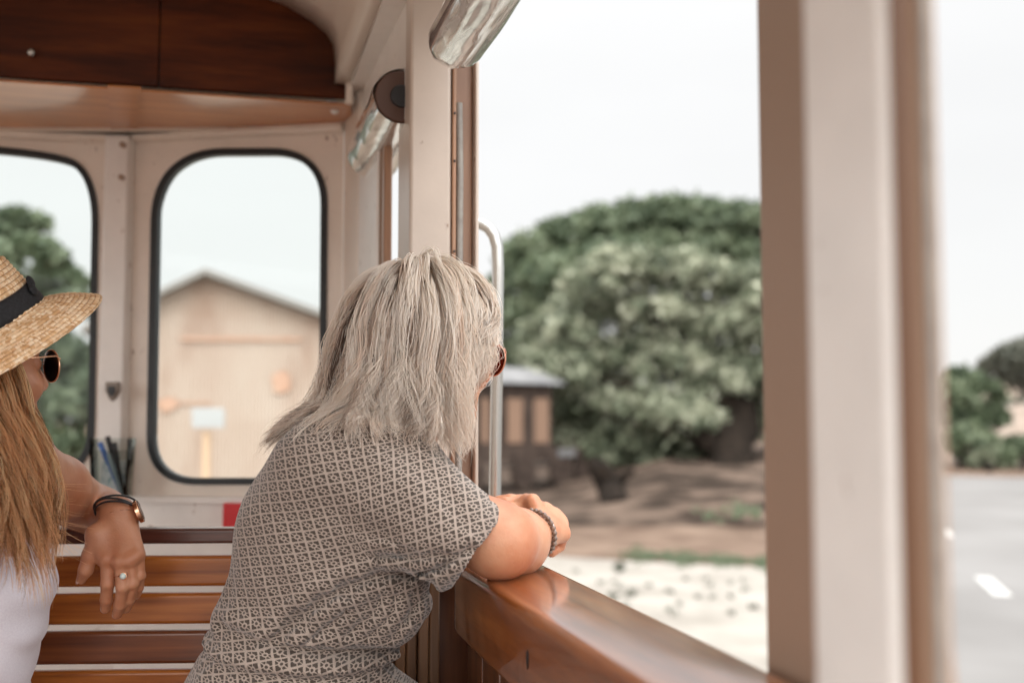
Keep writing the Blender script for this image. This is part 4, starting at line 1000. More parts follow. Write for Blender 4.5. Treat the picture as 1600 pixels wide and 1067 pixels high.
# profile (radius, height): crown top centre -> side -> brim edge, as braided rows
prof = []
def seg(a, b, n):
    for i in range(n): t = i / n; prof.append((a[0] + (b[0]-a[0])*t, a[1] + (b[1]-a[1])*t))
seg((.002, .080), (.056, .086), 22); seg((.056, .086), (.073, .075), 9); seg((.073, .075), (BR + .001, .004), 28); seg((BR + .001, .004), (BR + .008, -.004), 5); [prof.append((BR + .008 + (.152 - BR - .008)*t_, -.004 - .034*t_**1.5)) for t_ in np.linspace(0, 1, 44)]
NS = 420; P = []; UVr = []
pr = np.array(prof); tg = np.gradient(pr, axis=0); tg /= np.linalg.norm(tg, axis=1)[:, None]; nrm_ = np.stack([-tg[:, 1], tg[:, 0]], 1)
arc = np.concatenate([[0], np.cumsum(np.linalg.norm(np.diff(pr, axis=0), axis=1))])
aa = np.linspace(0, 2*math.pi, NS + 1)
sub_n = 6; t_f = np.linspace(0, len(pr) - 1, (len(pr) - 1)*2 + 1); 
pr2 = np.stack([np.interp(t_f, np.arange(len(pr)), pr[:, k]) for k in (0, 1)], 1); nr2 = np.stack([np.interp(t_f, np.arange(len(pr)), nrm_[:, k]) for k in (0, 1)], 1); ar2 = np.interp(t_f, np.arange(len(pr)), arc)
ROW = .0066
for i in range(len(pr2)):
    ph = ar2[i] / ROW; rid = np.floor(ph); ripple = abs(math.sin(math.pi * ph)) ** .6 * .0021
    jit = .0011 * np.array([mnoise.noise(Vector((math.cos(a)*26, math.sin(a)*26, rid*3.3))) for a in aa[:-1]]); jit = np.append(jit, jit[0])
    rr_ = pr2[i, 0] + nr2[i, 0]*(-1)*(ripple + jit)*-1; zz = pr2[i, 1] + nr2[i, 1]*(ripple + jit)
    wav = .004*np.sin(aa*2 + .6)*np.clip((pr2[i, 0] - BR)/.08, 0, 1)
    P.append(hb[None] + (hx[None]*np.cos(aa)[:, None]*1.06 + hy[None]*np.sin(aa)[:, None]*.96)*np.reshape(rr_ * np.ones_like(aa), (-1, 1)) + hup[None]*np.reshape(zz + wav, (-1, 1)))
me = bpy.data.meshes.new('hat'); nr_, nc_ = len(P), NS + 1
fs = np.array([[i*nc_+j, i*nc_+j+1, (i+1)*nc_+j+1, (i+1)*nc_+j] for i in range(nr_-1) for j in range(NS)])
me = np_mesh('hat', np.concatenate(P), fs)
uvl = me.uv_layers.new(name='UV'); vi = np.zeros(len(me.loops), np.int32); me.loops.foreach_get('vertex_index', vi)
uvc = np.stack([(vi % nc_) / NS * np.maximum(.5, np.round(2*pr2[vi // nc_, 0]/.17)/2), np.array(ar2)[vi // nc_] / (ROW*8) ], 1); uvl.data.foreach_set('uv', uvc.astype(np.float32).ravel())
hat = link('hat', me, hat_m, hatP); so = hat.modifiers.new('t', 'SOLIDIFY'); so.thickness = .0022; so.offset = 0
bn_ = MB(); rows = []
for (r0, z0) in ((BR + .0025, .003), (BR + .0022, .010), (BR - .0005, .026), (BR - .0015, .033)):
    rows.append([hb + (hx*math.cos(a)*1.06 + hy*math.sin(a)*.96)*(r0 + .0012 + .0006*math.sin(a*5 + z0*90)) + hup*(z0 + .0012*math.sin(a*3)) for a in np.linspace(0, 2*math.pi, 97)])
bn_.grid(rows); M['ribbon'] = noisy('black_ribbon', (.008, .009, .012), (.018, .02, .025), 300, .75, bs=.2, bd=.0005)
hbn = bn_.build('hatband', M['ribbon'], hat); so = hbn.modifiers.new('t', 'SOLIDIFY'); so.thickness = .0018; so.offset = 1
kn_ = MB(); 
for sgn in (0, 1): kn_.ball(hb + hx*(BR*1.06 + .006) + hup*(.022 + .010*sgn) + hy*(-.006 + .008*sgn), 1.0, 14, 10, np.stack([hx, hy, hup], 1) @ np.diag([.004, .010, .009]))
kn_.build('ribbon_knot', M['ribbon'], hat)

# ================================================================== woman leaning on the sill
girl = thing('person', at(440, 1250, 1.5), 'woman with pale blonde hair in a grey patterned dress leaning on the window sill', 'person')
S = Sdf()
fh = ln(RIGHT*math.cos(R(50)) + ln(FWD*[1, 1, 0])*math.sin(R(50)) + [0, 0, -.10]); rh = ln(np.cross(fh, [0, 0, 1])); uh = np.cross(rh, fh)
GC = at(666, 543, 1.575)
Wg = head(S, GC, rh, fh, uh, 1.03)
S.cone(Wg(0, -.025, -.06), at(590, 715, 1.55), .050, .056, .03)
gN = at(590, 748, 1.470); gF = at(620, 720, 1.72)
S.chain([gN, at(580, 725, 1.56), gF], [.062, .07, .05], .05)
S.chain([at(560, 760, 1.55), at(520, 850, 1.55), at(465, 1000, 1.55), at(440, 1110, 1.53)], [.085, .10, .085, .10], .06)
ge = at(779, 843, 1.470); gw = at(836, 834, 1.625)
S.chain([gN, at(690, 800, 1.46), ge], [.052, .048, .0445], .02)
S.ell(ge + np.array([0, 0, -.006]) + RIGHT*.004, [.038, .040, .038], None, .02)
S.chain([ge, at(806, 846, 1.54), gw], [.0415, .0405, .0275], .035)
# right hand: back of the hand up, fingers curling down over the sill edge
gk = [at(850, 797, 1.685), at(864, 805, 1.700), at(875, 818, 1.695), at(878, 834, 1.675)]
for i, k_ in enumerate(gk): S.cone(gw + (k_ - gw)*.2, k_, .0215, .0135, .014)
gp2 = [at(862, 800, 1.725), at(874, 812, 1.735), at(879, 838, 1.715), at(874, 853, 1.685)]
gt2 = [at(868, 818, 1.745), at(874, 838, 1.740), at(868, 856, 1.710), at(862, 862, 1.672)]
for i in range(4): finger(S, [gk[i], gp2[i], gt2[i], gt2[i] + (at(850, 850, 1.67) - gt2[i])*.45], [.0108, .0090, .0082, .0070], .0012)
finger(S, [gw + (gk[0]-gw)*.4, at(838, 796, 1.66), at(832, 783, 1.665), at(822, 779, 1.68)], [.018, .0125, .0105, .0085], .006)
# left arm behind, its hand lying on the right wrist
S.chain([gF, at(720, 830, 1.78), at(768, 838, 1.80), at(835, 806, 1.745)], [.048, .042, .038, .027], .02)
lh = at(828, 800, 1.72)
for i, (kx, ky, tx, ty, dd) in enumerate(((812, 789, 768, 787, 1.690), (815, 784, 779, 782, 1.715), (818, 796, 782, 799, 1.675))):
    S.cone(lh, at(kx, ky, dd), .018, .0118, .012); finger(S, [at(kx, ky, dd), at((kx+tx)/2, (ky+ty)/2 - 1.5, dd), at(tx, ty, dd + .002)], [.0110, .0100, .0082], .003)
# seated thighs and lower legs
S.chain([at(460, 1190, 1.50), at(760, 1260, 1.55)], [.095, .065], .04); S.cone(at(760, 1260, 1.55), at(770, 1750, 1.6), .056, .036, .02); S.chain([at(460, 1200, 1.68), at(770, 1250, 1.74)], [.095, .065], .04); S.cone(at(770, 1250, 1.74), at(790, 1680, 1.78), .056, .036, .02)
allp = np.array([at(560, 900, 1.5), gN, gF, ge, at(440, 1110, 1.5), at(800, 1750, 1.7), GC, gp2[1], at(800, 1750, 1.85)])
cut2 = ln(gw - np.mean(gk, 0)); cutP2 = gw + (gw - np.mean(gk, 0))*.02
def near2(c): return (np.linalg.norm(c - at(830, 815, 1.69), axis=1) < .125)
m2 = lambda c: (((c - cutP2) @ cut2 < .0006) & near2(c))
m1 = lambda c: ~(((c - cutP2) @ cut2 < -.0006) & (np.linalg.norm(c - at(830, 815, 1.69), axis=1) < .1238))
P1, Q1 = surface(S, allp.min(0) - .16, allp.max(0) + .16, .0034, keep=m1)
P2_, Q2_ = surface(S, at(830, 815, 1.69) - .13, at(830, 815, 1.69) + .13, .0013, keep=m2)
P1 = relax(P1, Q1, 2, .4); P2_ = relax(P2_, Q2_, 1, .4)
gbody = link('body', np_mesh('body', np.concatenate([P1, P2_]), np.concatenate([Q1, Q2_ + len(P1)])), M['skin_fair'], girl)
girl_S = S
# beaded bracelet
bc = gw - cut2*.004 + np.array([0, 0, .0]); bx = ln(cut2*.95 + RIGHT*-.30 + tow*.1)
bb = MB()
for i, p in enumerate(ring_pts(bc, bx, .0342, 27)): bb.ball(p, .0041, 12, 8)
bead = noisy('brown_beads', (.12, .075, .055), (.26, .18, .14), 120, .35, coat=.3, bs=0)
br_ = bb.build('bracelet', bead, girl)
sb = MB(); sb.tube(ring_pts(bc - bx*.0035, bx, .0338, 60), .0011, 6, closed=True); sb.build('chain', mat('silver', (.8, .78, .76), .2, metal=1), br_)
M['rim_copper'] = mat('copper_rim', (.75, .36, .25), .25, metal=.9)
glasses(Wg, rh, fh, uh, girl, M['lens_brown'], M['rim_copper'], R0=.0240, zc=-.004, sq=.98, fwd=.108)

# ------------------------------------------------------------------ dress
D = Sdf()
D.cone(at(560, 745, 1.55), at(525, 830, 1.55), .105, .128, .05)
D.cone(at(527, 830, 1.55), at(470, 985, 1.55), .124, .110, .05)
D.cone(at(460, 1010, 1.55), at(440, 1130, 1.54), .118, .152, .03)
D.ell(at(545, 735, 1.485), [.098, .085, .082], None, .05)
D.ell(at(620, 700, 1.63), [.055, .06, .04], None, .05)
D.cone(at(620, 770, 1.475), at(703, 830, 1.455), .080, .064, .045)
D.cone(at(703, 832, 1.455), at(745, 855, 1.462), .064, .052, .02)
D.ell(at(594, 935, 1.53), [.066, .08, .070], None, .014)
D.cone(at(535, 985, 1.54), at(505, 1100, 1.54), .058, .080, .03)
D.chain([at(470, 1160, 1.52), at(600, 1200, 1.55), at(750, 1262, 1.58)], [.13, .11, .085], .05); D.chain([at(480, 1190, 1.68), at(750, 1262, 1.74)], [.11, .085], .05)
folds = [([(668, 905, 1.46), (630, 903, 1.43), (590, 902, 1.42), (540, 920, 1.42), (500, 940, 1.42), (430, 1000, 1.43)], .008, .010),
         ([(735, 850, 1.42), (690, 882, 1.42), (655, 895, 1.42)], .006, .007), ([(700, 862, 1.41), (640, 872, 1.40), (585, 880, 1.40)], .004, .010),
         ([(560, 905, 1.43), (535, 960, 1.43), (470, 1010, 1.43)], .0035, .006), ([(600, 915, 1.44), (585, 960, 1.44), (520, 1010, 1.44)], .003, .006),
         ([(640, 915, 1.46), (645, 950, 1.46), (610, 1000, 1.46)], .0035, .006), ([(620, 912, 1.45), (612, 960, 1.45), (560, 1012, 1.45)], .003, .005),
         ([(345, 985, 1.46), (420, 1008, 1.43), (500, 1022, 1.43), (600, 1034, 1.46)], .007, .009),
         ([(400, 860, 1.43), (450, 930, 1.42), (480, 1000, 1.42)], .002, .018), ([(520, 800, 1.40), (600, 840, 1.39), (650, 870, 1.40)], .0018, .016),
         ([(620, 700, 1.42), (680, 760, 1.39), (720, 810, 1.40)], .0025, .014)]
FS = []
for pts, amp, wd in folds:
    q = [at(*p) for p in pts]
    for i in range(len(q) - 1): FS.append((q[i], q[i+1], amp*1.5, wd))
waistP = at(470, 1015, 1.5); waistN = ln(at(500, 830, 1.5) - at(440, 1130, 1.5)*1.0 + RIGHT*-.03)
sl_ax = ln(at(745, 862, 1.462) - at(620, 770, 1.475))
slP = at(722, 848, 1.455)
def dress_f(P, *a):
    d = D(P, *a); add = np.zeros(len(P)); cur = {}
    for k, (a_, b_, amp, wd) in enumerate(FS):
        # distance measured across the cloth: drop the component along the view depth
        ba = b_ - a_; w = P - a_; w = w - np.outer(w @ FWD, FWD)*.85; bq = ba - FWD*np.dot(ba, FWD)*.85
        h = np.clip((w @ bq) / (bq @ bq), 0, 1); dd = np.linalg.norm(w - h[:, None]*bq, axis=1)
        e = amp * np.exp(-(dd/wd)**2) - amp*.45*np.exp(-((dd - wd*2.0)/wd)**2)
        front = ((P - at(500, 900, 1.56)) @ FWD) < .0
        e = np.where(front, e, 0); add = np.where(np.abs(e) > np.abs(add), e, add)
    q = P - waistP; wz = q @ waistN; ang_ = np.arctan2(q @ FWD + .02, q @ RIGHT)
    g_ = .0022*np.sin(ang_*46 + 3*np.sin(ang_*7)) * np.exp(-np.abs(wz + .01)/.028)
    sk = .0055*np.sin(ang_*15 + 1.3*np.sin(ang_*5)) * np.clip((-wz - .01)/.08, 0, 1)
    soft = .0018*np.sin(P[:, 0]*38 + 3*np.sin(P[:, 2]*21)) * np.sin(P[:, 2]*33 + P[:, 1]*20)
    hs = (P - slP) @ sl_ax; hm_ = np.linalg.norm(P - slP, axis=1) < .14
    hem = np.where(hm_, -.0035*np.exp(-((hs - .014)/.009)**2) + .0030*np.exp(-((hs + .003)/.004)**2), 0)
    el = -.006*np.exp(-((wz + .004)/.006)**2) + .007*np.exp(-((wz - .012)/.009)**2) + .005*np.exp(-((wz + .018)/.007)**2)
    cr = .0016*np.sin(ang_*30 + 40*wz + 2*np.sin(ang_*11)) * np.clip(1 - np.abs(wz - .06)/.06, 0, 1)
    return d + add + g_ + sk + soft + hem + el + cr
neckP = at(640, 690, 1.60); neckN = ln(at(690, 560, 1.58) - at(600, 740, 1.55))
def keepd(c):
    sleeve = ((c - slP) @ sl_ax > .022) & (np.linalg.norm(c - slP, axis=1) < .14)
    neck = (((c - neckP) @ neckN) > .012) & (np.linalg.norm(c - neckP, axis=1) < .11)
    return ~sleeve & ~neck & (c[:, 2] > EYE - .66)
PD, QD = surface(dress_f, at(270, 1180, 1.55) - [.12, .55, .25], at(800, 610, 1.6) + [.12, .30, .03], .0032, extra=.02, keep=keepd)
PD = relax(PD, QD, 2, .35)
dme = np_mesh('dress', PD, QD)
# cloth pattern: laid out round the back and along the sleeve, in metres
def cloth_uv(P):
    e1, e2, e3 = RIGHT, np.array([0, 0, 1.0]), ln(FWD*[1, 1, 0]); O = at(520, 850, 1.55)
    X = np.stack([(P - O) @ e1, (P - O) @ e2], 1); Z = (P - O) @ e3
    def p2(*a): q = at(*a) - O; return np.array([q @ e1, q @ e2])
    a0, a1 = p2(450, 1010, 1.55), p2(560, 745, 1.55); ax = (a1 - a0) / np.linalg.norm(a1 - a0); pe = np.array([ax[1], -ax[0]])
    h = (X - a0) @ ax; x = (X - a0) @ pe; uT = .165 * np.arcsin(np.clip(x/.195, -1, 1)); uT = np.where(Z > .02, np.sign(x)*.165*math.pi - uT, uT)
    T2 = a0 + np.outer(h, ax) + np.outer(uT, pe)
    s0, s1 = p2(600, 755, 1.475), p2(745, 862, 1.462); sx = (s1 - s0) / np.linalg.norm(s1 - s0); sp_ = np.array([-sx[1], sx[0]])
    s = (X - s0) @ sx; y = (X - s0) @ sp_; tS = .092 * np.arcsin(np.clip(y/.105, -1, 1)); tS = np.where(Z + .085 > .05, np.sign(y)*.092*math.pi - tS, tS)
    S2 = s0 + np.outer(s, sx) + np.outer(tS, sp_)
    dS = np.minimum(Sdf.prim(D.p[5], P), Sdf.prim(D.p[6], P)); dT = np.min([Sdf.prim(D.p[i], P) for i in (0, 1, 2, 3, 7, 8)], axis=0)
    w = np.clip(.5 + (dT - dS - .004) / (.0012 + .04*np.clip((X[:, 1] + .01)/.06, 0, 1)), 0, 1); w = w*w*(3 - 2*w)
    return T2 * (1 - w)[:, None] + S2 * w[:, None]
uvl = dme.uv_layers.new(name='UV'); vi = np.zeros(len(dme.loops), np.int32); dme.loops.foreach_get('vertex_index', vi)
uvl.data.foreach_set('uv', cloth_uv(PD)[vi].astype(np.float32).ravel())
def dress_mat():
    m = mat('patterned_cloth', (.3, .25, .2), .85, sheen=.35); nt, N, L, b = nodes(m)
    tc = N.new('ShaderNodeTexCoord'); sx = N.new('ShaderNodeSeparateXYZ')
    wn = noise(nt, 9, 2, coord='UV'); ws = N.new('ShaderNodeVectorMath'); ws.operation = 'SCALE'; ws.inputs['Scale'].default_value = .010; wa = N.new('ShaderNodeVectorMath'); wa.operation = 'ADD'
    L.new(wn.outputs['Color'], ws.inputs[0]); L.new(ws.outputs[0], wa.inputs[0]); L.new(tc.outputs['UV'], wa.inputs[1]); L.new(wa.outputs[0], sx.inputs[0])
    def mth(op, a, b_=None, c=None):
        n = N.new('ShaderNodeMath'); n.operation = op
        for i, x in enumerate((a, b_, c)):
            if x is None: continue
            if isinstance(x, (int, float)): n.inputs[i].default_value = x
            else: L.new(x, n.inputs[i])
        return n.outputs[0]
    PU, PV = .0164, .0132
    v = mth('DIVIDE', mth('ADD', sx.outputs[1], mth('MULTIPLY', sx.outputs[0], -.22)), PV)
    u = mth('DIVIDE', mth('ADD', sx.outputs[0], mth('MULTIPLY', sx.outputs[1], .22)), PU)
    fu = mth('SUBTRACT', mth('FRACT', u), .5); fv = mth('SUBTRACT', mth('FRACT', v), .5)
    au, av = mth('ABSOLUTE', fu), mth('ABSOLUTE', fv)
    lineb = mth('GREATER_THAN', mth('MAXIMUM', au, av), .415)
    r_ = mth('SQRT', mth('ADD', mth('MULTIPLY', fu, fu), mth('MULTIPLY', fv, fv)))
    ring = mth('LESS_THAN', mth('ABSOLUTE', mth('SUBTRACT', r_, .175)), .062)
    diag = mth('LESS_THAN', mth('ABSOLUTE', mth('ADD', fu, fv)), .052)
    diag = mth('MULTIPLY', diag, mth('GREATER_THAN', r_, .20))
    cross_ = mth('LESS_THAN', mth('MINIMUM', au, av), .035); cross_ = mth('MULTIPLY', cross_, mth('GREATER_THAN', r_, .24))
    lite = mth('MAXIMUM', mth('MAXIMUM', lineb, ring), mth('MAXIMUM', diag, cross_))
    w = noise(nt, 900, 2, coord='UV'); r3 = ramp(nt, [(.3, (.82, .82, .82)), (.7, (1.12, 1.12, 1.12))]); L.new(w.outputs['Fac'], r3.inputs['Fac'])
    mx = N.new('ShaderNodeMix'); mx.data_type = 'RGBA'; L.new(lite, mx.inputs['Factor']); mx.inputs['A'].default_value = (.055, .038, .028, 1); mx.inputs['B'].default_value = (.38, .31, .262, 1)
    m2_ = N.new('ShaderNodeMix'); m2_.data_type = 'RGBA'; m2_.blend_type = 'MULTIPLY'; m2_.inputs['Factor'].default_value = 1
    L.new(mx.outputs['Result'], m2_.inputs['A']); L.new(r3.outputs['Color'], m2_.inputs['B']); L.new(m2_.outputs['Result'], b.inputs['Base Color'])
    cr = noise(nt, 60, 5); bump(m, cr.outputs['Fac'], .35, .003); return m
M['dress'] = dress_mat()
dress = link('dress', dme, M['dress'], girl); so = dress.modifiers.new('t', 'SOLIDIFY'); so.thickness = .002; so.offset = 1
# rolled sleeve hem
# ------------------------------------------------------------------ hair
def grad_push(f, P, off):
    d = f(P); m = d < off
    if not m.any(): return P
    Q = P[m]; e = .003
    g = np.stack([f(Q + v) - f(Q - v) for v in np.eye(3)*e], 1); g /= np.linalg.norm(g, axis=1)[:, None] + 1e-9
    P = P.copy(); P[m] = Q + g * (off - d)[m][:, None] if np.isscalar(off) else Q + g * (off[m] - d[m])[:, None]
    return P
def hair_mesh(roots, dirs, lens, lift, f_col, Rm, rad, cen, force, steps, grav, child, spread, wave, rs, thick, tone_fn, inertia=.62, flyaway=260):
    n = len(roots); P = roots.copy(); V = dirs.copy(); path = [P.copy()]; ds = lens / steps
    ph = rs.normal(0, .35, (n, 3)); _a = np.arctan2((roots - cen) @ FWD, (roots - cen) @ RIGHT); ph += np.stack([2.2*np.sin(_a*2.3) + _a, 2.0*np.sin(_a*1.7 + 1) - _a, _a], 1)
    for k in range(steps):
        t = k / steps
        V = V * inertia + (grav[None] * (1 - inertia) + force(P, t)) ; V /= np.linalg.norm(V, axis=1)[:, None]
        Pn = P + V * ds[:, None]
        # keep outside the skull
        X = (Pn - cen) @ Rm.T; kk = np.linalg.norm(X / (rad + lift[:, None] * min(1, .35 + t*3)), axis=1); m = kk < 1
        Xn = X / np.maximum(kk, 1e-6)[:, None]; Pn = np.where(m[:, None], cen + Xn @ Rm, Pn)
        if f_col is not None: Pn = grad_push(f_col, Pn, .002 + lift * .35)
        V = (Pn - P); V /= np.linalg.norm(V, axis=1)[:, None] + 1e-9; P = Pn; path.append(P.copy())
    G = np.stack(path, 1)                                    # guides n x (steps+1) x 3
    # smooth
    for _ in range(2): G[:, 1:-1] = (G[:, :-2] + 2*G[:, 1:-1] + G[:, 2:]) / 4
    tt = np.linspace(0, 1, steps + 1)
    tone_g = tone_fn(roots, lift, rs)
    allP = []; allT = []; allR = []
    for c in range(child):
        off = rs.normal(size=(n, 3)); off /= np.linalg.norm(off, axis=1)[:, None]; off *= spread * rs.uniform(.15, 1, n)[:, None]
        sc = (1 - .70 * np.clip(tt * 1.25, 0, 1))[None, :, None]
        cut = rs.uniform(.74, 1.0, n); base = G
        # individual length: resample the guide
        idx = tt[None] * cut[:, None] * steps; i0 = np.clip(idx.astype(int), 0, steps - 1); fr_ = idx - i0
        B_ = np.take_along_axis(base, i0[..., None].repeat(3, 2), 1) * (1 - fr_[..., None]) + np.take_along_axis(base, (i0+1)[..., None].repeat(3, 2), 1) * fr_[..., None]
        amp = wave * (tt ** 1.7)[None] * rs.uniform(.5, 1.25, n)[:, None]; fq = 12 + 1.2 * np.sin(ph[:, 2]*2)
        w1 = np.sin(fq[:, None] * tt[None] + ph[:, 0:1] + rs.normal(0, .16, (n, 1))); w2 = np.cos(fq[:, None]*.83 * tt[None] + ph[:, 1:2] + rs.normal(0, .16, (n, 1)))
        W_ = np.stack([w1, w2, .4 * w1 * w2], 2) * amp[..., None]
        Q = B_ + off[:, None] * sc * (0.3 + .7*np.minimum(1, tt*5))[None, :, None] + W_
        allP.append(Q); allT.append(np.clip(tone_g[:, None] + rs.normal(0, .10, (n, 1)) + np.zeros_like(tt)[None], 0, 1)); allR.append(rs.uniform(.7, 1.25, n))
    # stray hairs
    ii = rs.integers(0, n, flyaway); F = G[ii] + np.cumsum(rs.normal(0, .0011, (flyaway, steps+1, 3)), 1)
    out = (G[ii] - cen); out /= np.linalg.norm(out, axis=2)[..., None]; F += out * (.004 + .016 * rs.random((flyaway, 1, 1)) * (tt[None, :, None] ** .7)); 
    for _ in range(2): F[:, 1:-1] = (F[:, :-2] + 2*F[:, 1:-1] + F[:, 2:]) / 4
    allP.append(F); allT.append(np.full((flyaway, steps+1), .8)); allR.append(np.full(flyaway, .55))
    S_ = np.concatenate(allP); T_ = np.concatenate(allT); R_ = np.concatenate(allR); m = len(S_); K = steps + 1
    t = np.gradient(S_, axis=1); t /= np.linalg.norm(t, axis=2)[..., None] + 1e-9
    a = np.array([.31, .52, .79]); u = np.cross(t, a); u /= np.linalg.norm(u, axis=2)[..., None] + 1e-9; w = np.cross(t, u)
    prof_ = thick * R_[:, None] * np.clip(1.15 - np.linspace(0, 1, K)[None] ** 3 * .95, .12, 1)
    V3 = np.stack([S_ + (u*math.cos(x) + w*math.sin(x)) * prof_[..., None] for x in (0, 2.094, 4.189)], 2)   # m K 3 3
    pos = V3.reshape(-1, 3); base = (np.arange(m)[:, None] * K + np.arange(K - 1)[None]).reshape(-1) * 3
    Q = np.concatenate([np.stack([base + j, base + (j+1) % 3, base + 3 + (j+1) % 3, base + 3 + j], 1) for j in range(3)])
    me = np_mesh('hair', pos, Q); at_ = me.attributes.new('tone', 'FLOAT', 'POINT'); at_.data.foreach_set('value', np.repeat(T_.reshape(-1), 3).astype(np.float32))
    at2 = me.attributes.new('along', 'FLOAT', 'POINT'); at2.data.foreach_set('value', np.repeat(np.tile(np.linspace(0, 1, K), m), 3).astype(np.float32))
    return me, G
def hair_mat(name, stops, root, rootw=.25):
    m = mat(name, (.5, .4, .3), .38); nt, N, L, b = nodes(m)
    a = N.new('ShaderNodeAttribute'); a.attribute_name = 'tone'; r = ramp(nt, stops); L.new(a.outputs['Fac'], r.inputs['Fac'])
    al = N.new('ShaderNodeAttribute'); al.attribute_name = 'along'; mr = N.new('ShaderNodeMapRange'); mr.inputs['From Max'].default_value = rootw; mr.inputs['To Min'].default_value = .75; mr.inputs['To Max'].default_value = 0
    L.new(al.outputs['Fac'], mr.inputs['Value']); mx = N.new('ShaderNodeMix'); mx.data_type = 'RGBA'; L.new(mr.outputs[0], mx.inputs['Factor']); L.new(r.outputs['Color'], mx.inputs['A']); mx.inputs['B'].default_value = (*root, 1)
    L.new(mx.outputs['Result'], b.inputs['Base Color']); b.inputs['Specular IOR Level'].default_value = .7; b.inputs['Sheen Weight'].default_value = .25; b.inputs['Sheen Tint'].default_value = (1, .93, .86, 1)
    tr = N.new('ShaderNodeBsdfTranslucent'); L.new(mx.outputs['Result'], tr.inputs['Color']); ms = N.new('ShaderNodeMixShader'); ms.inputs[0].default_value = .58
    out = [q for q in N if q.type == 'OUTPUT_MATERIAL'][0]; L.new(b.outputs[0], ms.inputs[1]); L.new(tr.outputs[0], ms.inputs[2]); L.new(ms.outputs[0], out.inputs['Surface']); return m
rs = np.random.default_rng(21)
# --- blonde bob
Ah = np.stack([rh, fh, uh]); s_ = 1.03; cH = Wg(0, -.018, .028); rad = np.array([.074, .092, .086]) * s_
v = rs.normal(size=(9000, 3)); v /= np.linalg.norm(v, axis=1)[:, None]
hairline = np.where(v[:, 1] > 0, .42 + .0*v[:, 1], -.55 - .1*v[:, 1])
ok = (v[:, 2] > -.55) & ~((v[:, 1] > .30) & (v[:, 2] < .55)) & ~((np.abs(v[:, 0]) > .7) & (v[:, 1] > .10) & (v[:, 2] < .1))
v = v[ok][:620]
roots = cH + (v * rad) @ Ah
part = np.sign(v[:, 0] + .18)
dl = np.stack([part * (.62 - .3*np.abs(v[:, 1])), -.35 - .5*np.clip(-v[:, 1], 0, 1) + .55*(v[:, 1] > .1), .25 - 0*v[:, 0]], 1)
nrm_v = v / rad; nrm_v /= np.linalg.norm(nrm_v, axis=1)[:, None]
dl = dl - nrm_v * np.sum(dl*nrm_v, axis=1)[:, None]*.85; dirs = dl @ Ah; dirs /= np.linalg.norm(dirs, axis=1)[:, None]
lift = rs.uniform(.001, .024, len(v)) + .006*np.clip(v[:, 2], 0, 1)
topz = roots[:, 2] - (GC[2] - .135)
lens = np.clip(topz*1.10 + .008, .11, .31) * rs.uniform(.88, 1.06, len(v)) + .055*np.clip(-v[:, 1], 0, 1)*np.clip(-v[:, 0]+.4, 0, 1)
grav = np.array([0, 0, -1.0])
def force(P, t):
    side = (P - cH) @ RIGHT
    f = np.zeros_like(P); left = np.clip(-side / .06, -.4, 1.4)
    hz = (P - cH)[:, 2]
    f += -RIGHT[None] * (np.clip(left, 0, 2)[:, None] * (.01 + .16*t)); f += tow[None] * .02
    f += -RIGHT[None] * (np.clip((side - .066)/.02, 0, 1.5) * np.clip((.01 - hz)/.05, 0, 1))[:, None] * .42
    fw = (P - cH) @ fh; f += -fh[None] * (np.clip((fw - .012)/.03, 0, 1) * np.clip((.06 - hz)/.05, 0, 1))[:, None] * .50
    return f
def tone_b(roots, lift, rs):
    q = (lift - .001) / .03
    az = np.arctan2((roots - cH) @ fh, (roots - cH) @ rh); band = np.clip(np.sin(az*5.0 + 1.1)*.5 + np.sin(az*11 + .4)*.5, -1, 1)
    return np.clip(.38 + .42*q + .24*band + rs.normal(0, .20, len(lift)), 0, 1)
colf = lambda P: np.minimum(D(P), girl_S(P))
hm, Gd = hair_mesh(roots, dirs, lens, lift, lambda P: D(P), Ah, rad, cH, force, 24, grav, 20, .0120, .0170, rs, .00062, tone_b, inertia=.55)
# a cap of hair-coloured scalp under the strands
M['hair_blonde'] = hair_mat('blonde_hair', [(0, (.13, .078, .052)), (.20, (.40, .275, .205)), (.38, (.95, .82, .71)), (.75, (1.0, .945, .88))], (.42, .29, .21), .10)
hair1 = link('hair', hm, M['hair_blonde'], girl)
def scalp(c, rad, A, name_m, parent, cond):
    mb = MB(); nu, nv = 48, 30; P = []
    for i in range(nv + 1):
        th_ = math.pi * i / nv
        for j in range(nu): P.append((math.sin(th_)*math.cos(2*math.pi*j/nu), math.sin(th_)*math.sin(2*math.pi*j/nu), math.cos(th_)))
    W = [c + (np.array(p) * (rad + .0025)) @ A for p in P]
    F = [(i*nu+j, i*nu+(j+1) % nu, (i+1)*nu+(j+1) % nu, (i+1)*nu+j) for i in range(nv) for j in range(nu)]
    F = [f for f in F if cond(np.mean([P[k] for k in f], 0))]
    mb.add(W, F); return mb.build('scalp_hair', name_m, parent)
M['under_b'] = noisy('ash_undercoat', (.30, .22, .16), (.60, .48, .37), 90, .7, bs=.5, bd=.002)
scalp(cH, rad, Ah, M['under_b'], hair1, lambda p: p[2] > -.6 and not (p[1] > .30 and p[2] < .48) and not (abs(p[0]) > .75 and p[1] > .1 and p[2] < 0))
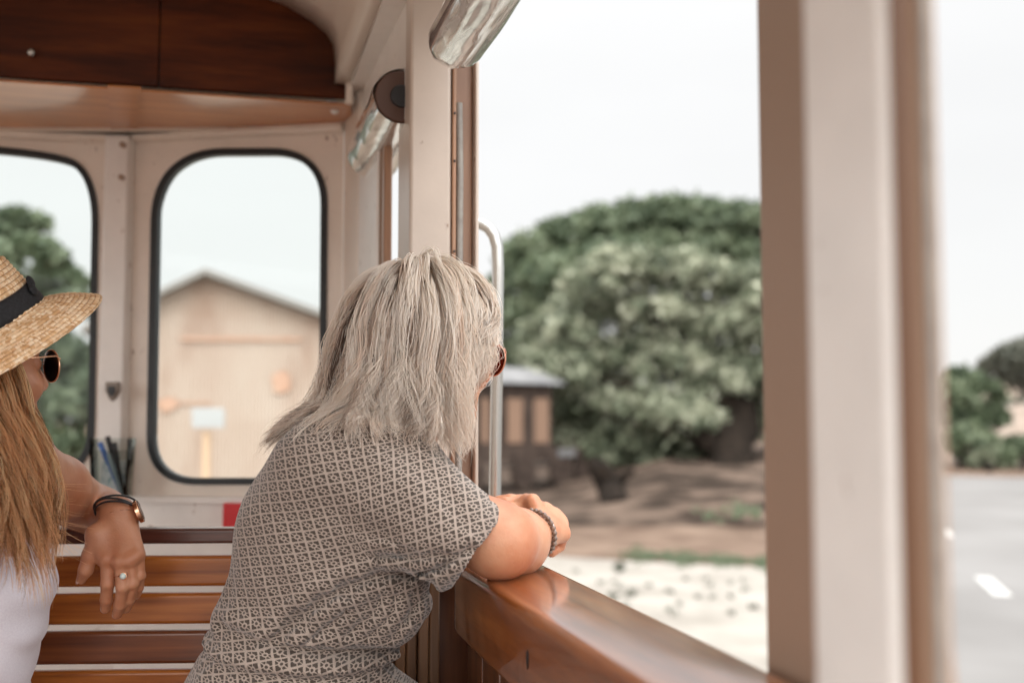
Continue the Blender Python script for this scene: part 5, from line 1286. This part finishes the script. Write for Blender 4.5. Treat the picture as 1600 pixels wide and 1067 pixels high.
# --- long golden hair under the hat
Ag = np.stack([r1_, f_, u_]); cG = Wh(0, -.018, .028); rad = np.array([.074, .092, .086])
v = rs.normal(size=(9000, 3)); v /= np.linalg.norm(v, axis=1)[:, None]
ok = (v[:, 2] > -.5) & (v[:, 2] < .45) & ~((v[:, 1] > .34) & (v[:, 2] < .5))
v = v[ok][:900]; roots = cG + (v * (rad + .002)) @ Ag
dirs = np.tile(np.array([0, 0, -1.0]), (len(v), 1)) + (v @ Ag) * .12 - f_*.10; dirs /= np.linalg.norm(dirs, axis=1)[:, None]
lift = rs.uniform(.001, .022, len(v)); lens = rs.uniform(.23, .325, len(v)) + .01
def force2(P, t):
    return RIGHT[None] * (.085 + .50*t*(1 - t) - .10*t) + tow[None] * .075*np.ones((len(P), 1))
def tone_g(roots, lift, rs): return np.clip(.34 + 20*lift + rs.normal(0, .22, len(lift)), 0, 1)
colg = Sdf(); colg.p = [q for q in T.p]; colg.cone(neck0, neck1, .05, .055, .02); colg.cone(neck1, shN, .06, .05, .03); colg.cone(shN, at(85, 775, 1.62), .047, .044, .02); colg.cone(neck1, shF, .06, .05, .03)
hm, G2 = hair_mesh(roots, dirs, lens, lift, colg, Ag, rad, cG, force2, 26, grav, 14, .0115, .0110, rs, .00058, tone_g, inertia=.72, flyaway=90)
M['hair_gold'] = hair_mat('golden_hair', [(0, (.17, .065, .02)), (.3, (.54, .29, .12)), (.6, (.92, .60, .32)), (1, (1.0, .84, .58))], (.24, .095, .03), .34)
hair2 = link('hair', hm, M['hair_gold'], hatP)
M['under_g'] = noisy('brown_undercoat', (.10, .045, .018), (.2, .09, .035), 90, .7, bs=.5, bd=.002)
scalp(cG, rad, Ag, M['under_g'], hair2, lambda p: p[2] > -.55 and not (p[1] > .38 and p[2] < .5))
# wisps blown to the right of the near shoulder
nW = 46; r0 = np.array([Wh(.05 + .02*rs.random(), -.02 + .04*rs.random(), -.06 - .02*rs.random()) for _ in range(nW)])
tt = np.linspace(0, 1, 27); ends = [at(rs.uniform(70, 145), rs.uniform(760, 880), 1.46 + rs.uniform(0, .06)) for _ in range(nW)]
W3 = []
for i in range(nW):
    mid = (r0[i]*.45 + ends[i]*.55) + np.array([0, 0, -.05]) - RIGHT*rs.uniform(.0, .045) + tow*.03
    p = ((1-tt)**2)[:, None]*r0[i] + (2*tt*(1-tt))[:, None]*mid + (tt**2)[:, None]*ends[i]; p += np.stack([np.sin(tt*9 + i), np.cos(tt*7 + 2*i), np.sin(tt*8 + i*1.3)], 1) * .004*tt[:, None]; W3.append(p)
wm = MB()
for p in W3: wm.tube(p, [.00055*(1 - .8*t) for t in tt], 3, cap=False)
wme = wm.build('stray_hair', M['hair_gold'], hair2, fix=False)
for nm, val in (('tone', .75), ('along', .8)):
    a_ = wme.data.attributes.new(nm, 'FLOAT', 'POINT'); a_.data.foreach_set('value', np.full(len(wme.data.vertices), val, np.float32))
